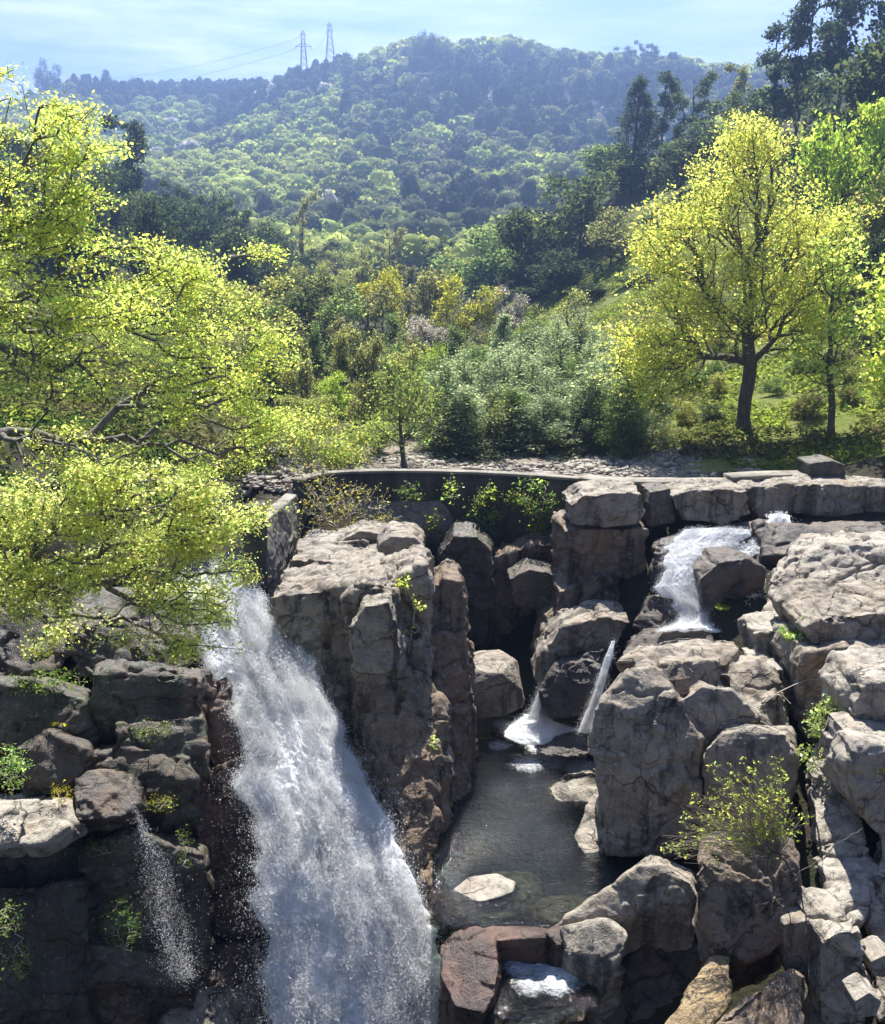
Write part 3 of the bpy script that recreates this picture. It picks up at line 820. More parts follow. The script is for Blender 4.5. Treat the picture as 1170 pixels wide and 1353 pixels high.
    rock('boulder', 'large brown boulder carrying the bare twiggy bush', [
        raw([(918,1155,16.9),(940,1120,17.3),(985,1102,17.5),(1030,1112,17.4),(1062,1150,17.1),(1066,1205,16.8),(1035,1245,16.5),(985,1268,16.3),(948,1252,16.4),(922,1200,16.7),
             (930,1105,18.8),(1050,1108,18.8),(1060,1240,18),(940,1240,18)], 1.4, 0.6, [(948,1250,16.6),(1035,1245,16.7),(985,1265,16.5)])], ROCKB, 0.042, 4, chunk=0.9, amp=0.8, strata=0.06)
    rock('rock_spur', 'triangular rock spur with a bright ridge and a black shaded face', [
        raw([(738,1222,18.50),(790,1200,18.50),(845,1142,18.85),(880,1140,18.85),(918,1168,18.45),(930,1195,18.25),(760,1222,19.25),(800,1190,19.65),(860,1130,20.25),(915,1150,19.95)], 4.5, 0.9),
        raw([(740,1226,18.25),(800,1218,18.05),(830,1236,17.75),(826,1262,17.45),(795,1292,17.35),(750,1262,17.75),(760,1222,19.25),(820,1225,18.85)], 3.0, 0.9),
        ], ROCK, 0.045, 3, chunk=0.7, amp=0.7)
    rock('boulder', 'ochre smooth water-worn rock at the bottom of the black hollow', [
        raw([(868,1365,14.9),(895,1330,15.2),(935,1298,15.7),(942,1258,16.4),(965,1262,16.3),(958,1300,15.6),(965,1325,15.2),(940,1365,14.7),(940,1330,16.5),(900,1365,16)])], ROCKO, 0.04, 6, chunk=0.4, strata=0.0)
    rock('boulder', 'brown wedge rock with a sunlit upper edge at the bottom of the picture', [
        raw([(935,1365,14.4),(985,1315,14.9),(1045,1276,15.4),(1066,1290,15.3),(1062,1365,14.3),(1000,1340,16.5),(1060,1290,16.6),(960,1365,16)])], ROCKB, 0.04, 5, chunk=0.7)
    # ---- rim and lower pool
    rock('rock_lip', 'wet reddish arch of rock between the pool and the frothing lower basin', [
        raw([(628,1232,18.35),(650,1224,18.55),(690,1226,18.40),(722,1232,18.20),(722,1240,18.10),(690,1240,18.15),(650,1244,18.05),(640,1222,19.05),(725,1226,18.75)], 1.2, 0.25),
        raw([(722,1230,18.30),(768,1214,18.55),(772,1240,18.15),(735,1250,17.95),(740,1218,18.95)], 1.4, 0.3),
        ], ROCKR, 0.04, 3, chunk=0.6, amp=0.5)
    rock('boulder', 'glossy wet reddish boulder between the great waterfall and the basin', [
        raw([(585,1250,18.10),(600,1234,18.40),(630,1226,18.50),(654,1240,18.00),(660,1275,17.40),(655,1310,16.90),(640,1340,16.50),(600,1330,16.70),(582,1290,17.40),(600,1230,19.40),(650,1235,19.00),(660,1300,18.00)], 2.0, 0.3)], ROCKR, 0.04, 4, chunk=0.8, amp=0.7)
    rock('rock_bank', 'glistening wet stones below the frothing lower basin', [
        raw([(640,1338,16.9),(690,1332,17.05),(715,1328,17.1),(755,1312,17.4),(780,1316,17.2),(770,1350,16.6),(700,1365,16.4),(660,1370,16.4)], 1.5, 0.2),
        raw([(735,1296,17.9),(752,1282,18.2),(772,1290,17.9),(765,1315,17.5),(740,1315,17.6)], 1.0, 0.1)], ROCKR, 0.038, 3, chunk=1.3)
    rock('submerged_shelf', 'amber shelf of rock just under the water along the near edge of the pool', [
        [np.array(Wz(px, py, z)) for px, py, z in ((640,1158,-.6),(685,1160,-.45),(700,1180,-.5),(690,1206,-.35),(660,1218,-.12),(630,1220,-.12),(605,1210,-.4),(600,1190,-.7))] + [np.array(Wz(px, py, -1.6)) for px, py in ((610,1160),(650,1145),(720,1165),(715,1215),(600,1215))],
        [np.array(Wz(px, py, z)) for px, py, z in ((715,1210,-.2),(760,1200,-.25),(788,1206,-.06),(770,1216,-.04),(730,1221,-.06))] + [np.array(Wz(px, py, -1.4)) for px, py in ((705,1190),(795,1185),(780,1220),(730,1222))],
        ], ROCKO, 0.05, 3, amp=1.2, strata=0.0, chunk=0.8, facet=0.8)
    rock('flat_stone', 'pale sunlit stone barely rising from the pool', [
        raw([(598,1175,20.0),(620,1158,20.35),(655,1154,20.4),(680,1165,20.2),(676,1180,19.8),(640,1192,19.5),(610,1186,19.75),(600,1185,20.5),(690,1175,20.6),(580,1190,19.7)])], ROCKP, 0.035, 7, amp=0.3, chunk=0.4, strata=0)
    rock('cliff', 'dark rock wall at the back of the black hollow under the spur', [
        raw([(770,1290,18.6),(850,1240,18.8),(930,1250,18.6),(960,1300,18.2),(960,1400,17.4),(780,1400,17.4),(850,1230,20),(940,1240,20)])], ROCKW, 0.06, 3, chunk=1.2)
    rock('cliff', 'dark recessed rock under the sunlit ledge on the far left', [
        raw([(-140,1110,20.6),(40,1110,20.8),(110,1100,21.0),(125,1180,20.4),(-140,1190,20.0),(110,1100,22.5),(-140,1110,22.5)])], ROCKD, 0.06, 3, chunk=1.2)
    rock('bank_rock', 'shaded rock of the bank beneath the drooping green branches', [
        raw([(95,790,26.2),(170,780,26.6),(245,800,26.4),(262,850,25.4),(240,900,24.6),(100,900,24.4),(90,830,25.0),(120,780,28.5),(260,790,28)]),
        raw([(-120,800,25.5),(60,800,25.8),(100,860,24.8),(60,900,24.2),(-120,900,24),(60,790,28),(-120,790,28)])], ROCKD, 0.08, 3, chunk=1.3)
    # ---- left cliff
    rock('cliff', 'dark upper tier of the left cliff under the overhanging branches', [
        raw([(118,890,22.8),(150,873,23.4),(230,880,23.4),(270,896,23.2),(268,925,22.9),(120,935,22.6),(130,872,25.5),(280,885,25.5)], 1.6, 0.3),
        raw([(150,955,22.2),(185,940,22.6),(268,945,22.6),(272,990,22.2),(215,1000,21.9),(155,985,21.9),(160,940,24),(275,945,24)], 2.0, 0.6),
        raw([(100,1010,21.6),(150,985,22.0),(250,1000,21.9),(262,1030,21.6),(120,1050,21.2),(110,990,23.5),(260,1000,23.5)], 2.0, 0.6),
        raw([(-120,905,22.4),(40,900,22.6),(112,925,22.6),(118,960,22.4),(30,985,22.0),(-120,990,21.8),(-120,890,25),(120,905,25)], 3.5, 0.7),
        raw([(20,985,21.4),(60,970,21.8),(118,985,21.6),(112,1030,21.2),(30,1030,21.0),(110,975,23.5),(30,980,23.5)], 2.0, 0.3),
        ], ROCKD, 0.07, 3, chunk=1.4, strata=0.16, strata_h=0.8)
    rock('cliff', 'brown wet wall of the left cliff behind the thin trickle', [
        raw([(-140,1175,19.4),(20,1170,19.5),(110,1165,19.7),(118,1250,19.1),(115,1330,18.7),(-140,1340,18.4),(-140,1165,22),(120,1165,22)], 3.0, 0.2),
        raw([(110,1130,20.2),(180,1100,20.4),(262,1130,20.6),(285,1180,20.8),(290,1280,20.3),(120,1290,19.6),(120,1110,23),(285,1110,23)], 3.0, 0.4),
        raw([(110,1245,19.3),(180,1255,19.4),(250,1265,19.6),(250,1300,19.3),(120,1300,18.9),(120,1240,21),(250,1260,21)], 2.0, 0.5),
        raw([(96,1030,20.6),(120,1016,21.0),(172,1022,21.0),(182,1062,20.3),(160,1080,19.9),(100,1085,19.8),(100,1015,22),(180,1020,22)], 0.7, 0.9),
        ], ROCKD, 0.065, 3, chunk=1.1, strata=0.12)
    rock('cliff_ledge', 'sunlit pale ledge at the far left below the green tuft', [
        raw([(-140,1056,20.3),(30,1058,20.4),(92,1068,20.1),(98,1090,19.7),(40,1116,19.1),(-20,1124,18.9),(-140,1126,18.8),(-140,1045,22),(90,1055,21.6)], 0.6, 0.7),
        raw([(20,1086,19.4),(60,1078,19.6),(90,1090,19.3),(60,1112,18.9),(30,1118,18.8),(40,1075,20.5)], 0.5, 0.4)], ROCKP, 0.045, 3, chunk=1.3)
    rock('rock_column', 'reddish wet rock column along the left edge of the great waterfall', [
        raw([(268,905,23.6),(300,890,24.2),(325,960,23.6),(335,1010,23.2),(300,1020,22.8),(270,1010,22.8),(275,930,25),(330,930,25)]),
        raw([(255,1020,22.4),(320,1000,22.8),(340,1050,22.6),(338,1130,22.2),(270,1130,21.8),(255,1080,22),(270,1010,24.5),(345,1050,24.5)]),
        raw([(262,1110,21.8),(342,1100,22.2),(346,1250,21.4),(275,1265,20.9),(265,1180,21.4),(350,1180,24),(262,1180,24)]),
        ], ROCKR, 0.06, 3, chunk=1.3, strata=0.15, strata_h=1.3)
    rock('boulder', 'purplish rounded boulder at the foot of the reddish column', [
        raw([(262,1275,20.2),(290,1248,20.8),(330,1245,20.9),(334,1285,20.3),(300,1308,19.8),(270,1305,19.9),(290,1250,22),(340,1280,22)])], ROCKR, 0.05, 6, chunk=0.6)
    rock('rock_slab', 'grey sloping slab at the bottom left beside the waterfall', [
        raw([(200,1370,18.8),(240,1310,19.8),(310,1300,20.2),(345,1240,21.2),(352,1400,19.4),(210,1420,18.2),(350,1300,22),(240,1300,21.5)])], ROCK, 0.055, 5, chunk=0.6)
build_rocks()
print('rocks', time.time() - T0)

# ------------------------------------------------------------------ dam and walls
def strip_wall(name, label, pts, thick, hbot, mat, capmat=None, cap=0.12, rough=0.05, cat='wall', seg=0.35):
    """pts: world points along the crest; a wall of real thickness below it, with a coping part"""
    P = np.array(pts, float)
    s = np.concatenate([[0], np.cumsum(np.linalg.norm(np.diff(P[:, :2], axis=0), axis=1))])
    n = max(4, int(s[-1] / seg)); q = np.linspace(0, s[-1], n)
    C = np.stack([np.interp(q, s, P[:, k]) for k in range(3)], 1)
    T = np.gradient(C[:, :2], axis=0); T /= np.linalg.norm(T, axis=1)[:, None]
    N = np.stack([T[:, 1], -T[:, 0]], 1)            # toward the camera when running left to right
    m = 14
    def sheet(front_off, z0, z1, th, jig, nm, mt, parent=None):
        ring = []
        zz = np.linspace(0, 1, m)
        prof = [(front_off, z) for z in zz] + [(front_off - th * 0.33, 1.0), (front_off - th * 0.66, 1.0)] + [(front_off - th, z) for z in zz[::-1]]
        V = np.zeros((n, len(prof), 3))
        for j, (o, z) in enumerate(prof):
            V[:, j, 0] = C[:, 0] + N[:, 0] * o; V[:, j, 1] = C[:, 1] + N[:, 1] * o
            V[:, j, 2] = z0(C) + (z1(C) - z0(C)) * z
        V = V.reshape(-1, 3)
        k = fbm(V / 0.7, 4); k2 = fbm(V / 0.25 + 9, 3)
        nn = np.repeat(N, len(prof), 0)
        sg = np.tile(np.array([1 if o > front_off - th / 2 else -1 for o, _ in prof]), n)
        V[:, :2] += nn * ((k * jig * 1.6 + k2 * jig * 0.5) * sg)[:, None]
        V[:, 2] += k2 * jig * 0.5
        L = len(prof)
        i = np.arange(n - 1)[:, None] * L + np.arange(L)[None]
        j = np.arange(n - 1)[:, None] * L + (np.arange(L)[None] + 1) % L
        F = np.stack([i, j, j + L, i + L], -1).reshape(-1, 4)[:, ::-1]
        me = new_mesh(nm, V, [F, np.array([np.arange(L)]), np.array([np.arange(L)[::-1] + (n - 1) * L])], smooth=False)
        return link(nm, me, mt, parent)
    w = sheet(0.0, lambda c: np.full(len(c), hbot) if np.isscalar(hbot) else hbot(c), lambda c: c[:, 2] - cap, thick, rough, name, mat)
    if capmat is not None:
        sheet(0.06, lambda c: c[:, 2] - cap + 0.003, lambda c: c[:, 2], thick + 0.12, 0.02, 'coping', capmat, w)
    tag(w, label, cat)
    return w

dam_pts = [W(398, 646, 34.6), W(425, 640, 35.8), W(455, 636, 36.2), W(500, 632, 36.4), (W(570, 630, 36.4)), W(650, 629, 36.0), W(720, 629, 35.4), W(768, 630, 34.8)]
zc = 7.05
dam_pts = [np.array([p[0], p[1], zc]) for p in dam_pts]
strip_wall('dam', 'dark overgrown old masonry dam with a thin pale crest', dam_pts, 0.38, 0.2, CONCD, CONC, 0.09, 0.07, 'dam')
lw = [W(766, 631, 34.7), W(795, 636, 34.3), W(880, 637, 34.0), W(962, 637, 33.7)]
strip_wall('retaining_wall', 'low flat-topped concrete wall joining the dam to the right bank', lw, 0.8, 5.2, CONC, CONC, 0.12, 0.03)
lw = [W(968, 631, 33.9), W(1010, 628, 34.0), W(1068, 627, 34.0)]
strip_wall('retaining_wall', 'short low concrete wall at the far end beside a square block', lw, 0.8, 5.4, CONC, CONC, 0.12, 0.03)
rock('rock_block', 'square dark block standing at the end of the low walls', [blk([(1070,612),(1100,608),(1118,614),(1118,640),(1070,642)], 33.8, 1.2)], ROCKD, 0.06, 3, amp=0.5)

def prism(name, label, pts, mat, cat, vox=0.05, sm=2, amp=0.25):
    return rock(name, label, [pts], mat, vox, sm, amp=amp, strata=0.0, cat=cat, chunk=0.2)
# sluice spur wall: battered, running away from the viewer up to the dam
tA, tB = W(347, 690, 29.2), W(394, 652, 34.6)
bA, bB = W(352, 752, 28.9), W(400, 708, 34.4)
prism('sluice_wall', 'pale sloping sluice wall running back to the dam above the great waterfall',
      [tA, tB, bA, bB, tA + [-0.45, 0, 0], tB + [-0.5, 0, 0], bA + [-0.8, 0, -1.2], bB + [-1.0, 0, -1.2], bA + [0.1, 0, -1.2], bB + [0.1, 0, -1.2]], CONC, 'wall')
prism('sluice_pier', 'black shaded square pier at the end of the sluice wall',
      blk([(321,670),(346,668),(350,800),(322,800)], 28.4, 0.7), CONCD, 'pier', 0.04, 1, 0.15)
def rod():
    a = W(327, 668, 28.7); b = W(332, 640, 28.9)
    V, F = [], []
    for p in (a, b):
        for k in range(6):
            V.append(p + 0.035 * np.array([math.cos(k * math.pi / 3), math.sin(k * math.pi / 3), 0]))
    F = [(k, (k + 1) % 6, 6 + (k + 1) % 6, 6 + k) for k in range(6)]
    o = link('iron_rod', new_mesh('iron_rod', V, [np.array(F), np.array([range(6)])[:, ::-1], np.array([range(6, 12)])]), RUST)
    tag(o, 'short rusty iron rod sticking up from the black sluice pier', 'rod')
rod()
# ------------------------------------------------------------------ water
def water_sheet(name, label, poly, z, foam_pts, res=0.10, bump=0.02, rough=0.15, glit=()):
    """flat sheet over a polygon (world xy); 'foam' and 'rough' attributes peak at given points"""
    P = np.array(poly, float)
    x0, y0 = P.min(0); x1, y1 = P.max(0)
    xs = np.arange(x0, x1 + res, res); ys = np.arange(y0, y1 + res, res)
    X, Y = np.meshgrid(xs, ys)
    def inside(x, y):
        c = np.zeros(x.shape, bool); j = len(P) - 1
        for i in range(len(P)):
            xi, yi = P[i]; xj, yj = P[j]
            c ^= ((yi > y) != (yj > y)) & (x < (xj - xi) * (y - yi) / (yj - yi + 1e-9) + xi)
            j = i
        return c
    keep = inside(X[:-1, :-1] + res / 2, Y[:-1, :-1] + res / 2)
    nx = len(xs)
    i = (np.arange(len(ys) - 1)[:, None] * nx + np.arange(nx - 1)[None])[keep]
    F = np.stack([i, i + 1, i + nx + 1, i + nx], -1)
    V = np.stack([X.ravel(), Y.ravel(), np.full(X.size, z)], 1)
    used = np.unique(F); mp = np.full(len(V), -1); mp[used] = np.arange(len(used))
    V = V[used]; F = mp[F]
    foam = np.zeros(len(V)); ro = np.full(len(V), rough)
    for (fx, fy, r, a) in foam_pts:
        foam = np.maximum(foam, a * np.exp(-((V[:, 0] - fx) ** 2 + (V[:, 1] - fy) ** 2) / r ** 2))
    for (fx, fy, r, a) in glit:
        ro = np.maximum(ro, a * np.exp(-((V[:, 0] - fx) ** 2 + (V[:, 1] - fy) ** 2) / r ** 2))
    V[:, 2] += (bump + 0.10 * foam) * fbm(np.stack([V[:, 0] / 0.5, V[:, 1] / 0.35, 0 * V[:, 0]], 1), 3)
    me = new_mesh(name, V, F, smooth=True)
    for nm, v in (('foam', foam), ('rough', ro + 0.5 * foam)):
        a = me.attributes.new(nm, 'FLOAT', 'POINT'); a.data.foreach_set('value', v.astype(np.float32))
    o = link(name, me, WATER)
    tag(o, label, 'water', kind='structure')
    return o

def pz(px, py, z):
    q = Wz(px, py, z); return q[0], q[1]

def build_pools():
    poly = [pz(*p, 0.0) for p in [(655,1242),(620,1228),(585,1222),(572,1195),(572,1130),(585,1040),(595,970),(606,925),(680,905),(820,915),(900,1000),(900,1120),(850,1180),(790,1215),(720,1236),(640,1240)]]
    f = [(*pz(700, 962, 0), 1.0, 1.05), (*pz(740, 972, 0), 1.0, 1.0), (*pz(775, 972, 0), 0.9, 1.05), (*pz(720, 985, 0), 0.9, 0.95), (*pz(665, 958, 0), 0.6, 0.85), (*pz(765, 1012, 0), 0.8, 0.95), (*pz(715, 940, 0), 0.9, 1.3), (*pz(640, 990, 0), 0.7, 0.5), (*pz(700, 1008, 0), 1.0, 0.78), (*pz(735, 1005, 0), 0.9, 0.85), (*pz(660, 985, 0), 0.8, 0.7)]
    g = [(*pz(700, 1010, 0), 1.6, 0.9), (*pz(750, 1010, 0), 1.3, 1.0), (*pz(640, 1005, 0), 0.9, 0.6), (*pz(745, 1060, 0), 0.8, 0.7)]
    water_sheet('pool_water', 'dark clear pool of still water below the small chutes', poly, 0.0, f, 0.06, 0.006, 0.5, g)
    poly = [pz(*p, -0.6) for p in [(640,1345),(640,1235),(690,1220),(750,1220),(790,1250),(790,1330),(720,1355)]]
    f = [(*pz(715, 1265, -0.6), 1.0, 1.02), (*pz(735, 1285, -0.6), 0.9, 0.95), (*pz(690, 1275, -0.6), 0.6, 1.0), (*pz(700, 1300, -0.6), 0.6, 0.8), (*pz(735, 1300, -0.6), 0.5, 0.9)]
    g = [(*pz(690, 1300, -0.6), 1.2, 1.0)]
    water_sheet('basin_water', 'frothing water in the small basin below the pool rim', poly, -0.6, f, 0.05, 0.03, 0.5, g)
    poly = [(-7.2, 27.0), (-4.9, 27.2), (-4.9, 34.5), (-9.0, 34.5), (-9.5, 29)]
    water_sheet('headrace_water', 'shallow water sliding toward the lip of the great fall', poly, 4.75, [(-6.2, 27.6, 1.0, 1.0)], 0.12, 0.02, 0.4)
build_pools()

def fall(name, label, rows, nt=40, ns=160, bulge=0.35, rough=0.22, seed=1, drops=4000, dsize=0.03, spread=0.25, fray=0.35, kind='structure', spray_label=None, low=1.0, strand=1.0, thick=0.25, flakes=2.5, fluff=0.06, core=1.0):
    """rows: (left px, right px, py, distance) down the fall; a lumpy body of white water with thickness"""
    rng = np.random.default_rng(seed)
    L = np.array([W(r[0], r[2], r[3]) for r in rows]); R = np.array([W(r[1], r[2], r[3]) for r in rows])
    seg = np.concatenate([[0], np.cumsum(np.linalg.norm(np.diff((L + R) / 2, axis=0), axis=1))])
    q = np.linspace(0, seg[-1], ns)
    def sm(A):
        return np.stack([np.interp(q, seg, A[:, k]) for k in range(3)], 1)
    L, R = sm(L), sm(R)
    k = np.ones(9) / 9
    for A in (L, R):
        for c in range(3):
            A[:, c] = np.convolve(np.pad(A[:, c], 4, mode='edge'), k, 'valid')
    t = np.linspace(0, 1, nt)
    P = L[:, None] * (1 - t)[None, :, None] + R[:, None] * t[None, :, None]
    T = np.gradient((L + R) / 2, axis=0); T /= np.linalg.norm(T, axis=1)[:, None]
    X = (R - L); X /= np.linalg.norm(X, axis=1)[:, None]
    N = np.cross(X, T); N *= np.sign(-N[:, 1])[:, None]
    wid = np.linalg.norm(R - L, axis=1)
    prof = np.sin(np.pi * np.clip(t, 0, 1)) ** 0.55
    def disp(S_, T_, off):
        # froth: rounded lumps, a little stretched along the stream
        p = np.stack([T_ * 1.0, S_ * 0.6, np.full_like(T_, seed * 3.1 + off)], -1).reshape(-1, 3)
        a = 0.9 * fbm(p * 1.0, 3) + 0.8 * fbm(p * 2.6 + 5, 4, ridged=True) + 0.45 * fbm(p * 8.0 + 15, 3, ridged=True)
        return a.reshape(T_.shape)
    Tm = t[None, :] * wid[:, None]; Sm = np.repeat(q[:, None], nt, 1)
    grow = np.interp(q, [0, q[-1]], [0.7, 1.25])[:, None]
    D = bulge * prof[None] * np.minimum(wid, 3)[:, None] / 2 + rough * grow * disp(Sm, Tm, 0) * (0.25 + 0.75 * prof[None])
    front = P + N[:, None] * D[..., None]
    edge = fbm(np.stack([Sm[:, 0] * 1.3, 0 * Sm[:, 0], 0 * Sm[:, 0] + seed], 1), 4)
    edge2 = fbm(np.stack([Sm[:, 0] * 1.3, 0 * Sm[:, 0] + 9, 0 * Sm[:, 0] + seed], 1), 4)
    sh = ((1 - t)[None] ** 3 * edge[:, None] - (t ** 3)[None] * edge2[:, None]) * fray * np.minimum(wid, 2.5)[:, None] * 0.4
    front = front + X[:, None] * sh[..., None]
    back = front - N[:, None] * (thick * (0.15 + prof[None, :, None]))
    V = np.concatenate([front.reshape(-1, 3), back.reshape(-1, 3)])
    nc = max(3, int(ns * core))
    i = (np.arange(nc - 1)[:, None] * nt + np.arange(nt - 1)[None])
    F = np.stack([i, i + 1, i + nt + 1, i + nt], -1).reshape(-1, 4)
    m = ns * nt
    Fb = F[:, ::-1] + m
    li = np.arange(nc - 1) * nt
    Fl = np.stack([li, li + nt, li + nt + m, li + m], 1)
    ri = li + nt - 1
    Fr = np.stack([ri, ri + m, ri + nt + m, ri + nt], 1)
    me = new_mesh(name, V, np.concatenate([F, Fb, Fl, Fr]), smooth=True)
    o = link(name, me, FOAM)
    tag(o, label, 'waterfall', kind=kind)
    if drops:
        def flow(n, sp, edge_mix=0.5, lowp=0.7):
            s_ = rng.random(n) ** lowp
            tt = np.where(rng.random(n) < edge_mix, rng.beta(0.6, 0.6, n), rng.random(n))
            si = (s_ * (ns - 1)).astype(int); ti = np.clip((tt * (nt - 1)).astype(int), 0, nt - 1)
            ext = rng.exponential(1.0, n) * (rng.random(n) < 0.8)
            side = np.where(tt > 0.5, 1, -1) * (np.abs(tt - 0.5) * 2) ** 3
            return s_, si, ti, N[si] * (ext * sp * 0.5 * (0.4 + s_ * low))[:, None] + X[si] * (side * rng.exponential(1.0, n) * sp * (0.4 + s_ * low))[:, None]
        def streak(si, ti, off=0.0):
            # density of the foam: long soft streaks along the flow
            p = np.stack([t[ti] * wid[si] * 2.3, q[si] * 0.42, np.full(len(si), seed * 1.7 + off)], 1)
            p2 = np.stack([t[ti] * wid[si] * 6.0, q[si] * 1.4, np.full(len(si), seed * 2.9 + off)], 1)
            return 0.6 * fbm(p, 3) + 0.45 * fbm(p2, 3)
        def bits(nm, c, ax, ln, wd):
            n = len(c)
            u = np.cross(ax, rng.normal(0, 1, (n, 3))); u /= np.linalg.norm(u, axis=1)[:, None]
            v = np.cross(ax, u)
            V4 = np.stack([c + ax * ln[:, None], c - ax * ln[:, None] + u * wd[:, None], c - ax * ln[:, None] - u * wd[:, None] * .5 + v * wd[:, None] * .87, c - ax * ln[:, None] - u * wd[:, None] * .5 - v * wd[:, None] * .87], 1).reshape(-1, 3)
            k4 = np.arange(n)[:, None] * 4
            F4 = np.concatenate([k4 + np.array(x)[None] for x in ((0, 1, 2), (0, 2, 3), (0, 3, 1), (1, 3, 2))])
            ob = link(nm, new_mesh(nm, V4, F4, smooth=False), FOAM, o); ob['kind'] = 'stuff'
        # fine froth hugging the surface, denser along the streaks
        n = int(drops * flakes * 2.2)
        si = rng.integers(0, ns, n); ti = np.clip((rng.random(n) * nt).astype(int), 0, nt - 1)
        k_ = rng.random(n) < np.clip(0.5 + 2.2 * streak(si, ti), 0.02, 1)
        si, ti = si[k_], ti[k_]; n = len(si)
        lift = rng.exponential(1.0, n) * fluff * np.clip(0.4 + 2.0 * (streak(si, ti, 5.0) + 0.2), 0.15, 2.0)
        c = front[si, ti] + N[si] * lift[:, None] + rng.normal(0, 0.02, (n, 3)) + T[si] * rng.normal(0, 0.05, n)[:, None] + X[si] * (rng.normal(0, 0.03, n) * (1 + 3 * np.abs(t[ti] - 0.5)))[:, None]
        ax = T[si] + rng.normal(0, 0.7, (n, 3)); ax /= np.linalg.norm(ax, axis=1)[:, None]
        bits('froth', c, ax, dsize * rng.gamma(3.0, 0.33, n) * 1.3, dsize * rng.gamma(3.0, 0.33, n) * 0.8)
        # drops thrown clear of the edges
        n = drops
        s_, si, ti, off = flow(n, spread, 0.6, 0.6)
        c = front[si, ti] + off + rng.normal(0, 0.03, (n, 3)) + T[si] * rng.normal(0, 0.15, n)[:, None]
        ax = T[si] + rng.normal(0, 0.3, (n, 3)); ax /= np.linalg.norm(ax, axis=1)[:, None]
        bits('spray', c, ax, dsize * rng.gamma(2.0, 0.5, n) * 1.1, dsize * rng.gamma(2.0, 0.5, n) * 0.5)
    return o

fall('waterfall', 'great white waterfall plunging between the left cliff and the headland', [
    (232,322,772,28.6),(240,338,790,27.7),(248,352,812,27.0),(258,382,840,26.2),(280,412,880,25.2),(298,440,930,24.2),(315,474,1000,22.9),(328,500,1060,21.9),(336,535,1120,21.0),(342,560,1180,20.3),(348,588,1250,19.6),(356,622,1353,18.8),(360,650,1480,18.0)],
    200, 620, 0.30, 0.17, 3, 70000, 0.0085, 0.34, 0.5, thick=0.12, flakes=5.0, fluff=0.15)
fall('waterfall', 'upper white cascade spreading over the wet slope on the right', [
    (905,990,700,31.0),(890,985,716,30.6),(880,962,735,30.0),(874,945,755,29.5),(872,940,775,29.1),(885,938,795,28.7),(900,936,815,28.3),(895,940,828,27.9),(870,950,836,27.4)],
    90, 200, 0.12, 0.10, 5, 9000, 0.007, 0.10, 0.6, thick=0.1, flakes=5.0, fluff=0.05)
fall('waterfall', 'short right-hand white chute beside the huge boulder', [
    (808,814,846,26.9),(800,809,870,26.6),(790,800,900,26.4),(778,791,935,26.2),(762,778,968,26.1)], 40, 160, 0.25, 0.10, 7, 3000, 0.006, 0.08, 0.5, thick=0.08)
fall('waterfall', 'short left-hand white chute hugging the egg-shaped boulder', [
    (745,750,864,28.2),(730,738,885,27.9),(715,723,905,27.6),(706,716,930,27.3),(698,713,952,27.05)], 40, 160, 0.25, 0.10, 9, 3000, 0.006, 0.08, 0.5, thick=0.08)
fall('waterfall', 'flat fan of white foam where the two chutes enter the pool', [
    (692,722,946,27.35),(682,742,956,27.1),(670,772,966,26.85),(674,784,976,26.6),(690,784,984,26.4)], 60, 60, 0.02, 0.07, 21, 3000, 0.006, 0.05, 0.7, thick=0.06)
fall('waterfall', 'thin side stream in the shadow right of the mossy boulder', [
    (1002,1010,768,28.6),(992,1004,790,28.3),(974,992,812,28.0),(958,984,838,27.6)], 10, 50, 0.1, 0.06, 11, 300, 0.02, 0.06, 0.4, thick=0.1)
fall('waterfall', 'small white spill over the edge of the low stream bench', [
    (1016,1046,680,31.8),(1016,1048,688,31.5),(1000,1050,700,31.2)], 20, 30, 0.15, 0.08, 13, 200, 0.02, 0.06, 0.3, thick=0.1)
fall('waterfall', 'white water fanning over the stones of the shallow stream', [
    (1010,1060,706,31.0),(985,1040,716,30.7),(950,1010,726,30.4),(920,985,738,30.0)], 30, 40, 0.02, 0.10, 15, 500, 0.02, 0.08, 0.6, thick=0.1)
fall('waterfall', 'thin dripping trickle down the dark left cliff', [
(175,176,1062,20.3),(184,187,1085,19.9),(192,200,1112,19.5),(198,220,1140,19.3),(206,234,1190,19.2),(216,246,1240,19.1),(230,256,1290,19.0)], 24, 140, 0.02, 0.03, 17, 9000, 0.0065, 0.16, 1.2, thick=0.01, flakes=0.45, fluff=0.08, core=0.02)
fall('waterfall', 'small curtain of water dropping from the pool rim into the basin', [
    (706,730,1226,18.8),(706,731,1236,18.55),(706,733,1254,18.5)], 16, 20, 0.05, 0.04, 19, 200, 0.015, 0.06, 0.3, thick=0.05)
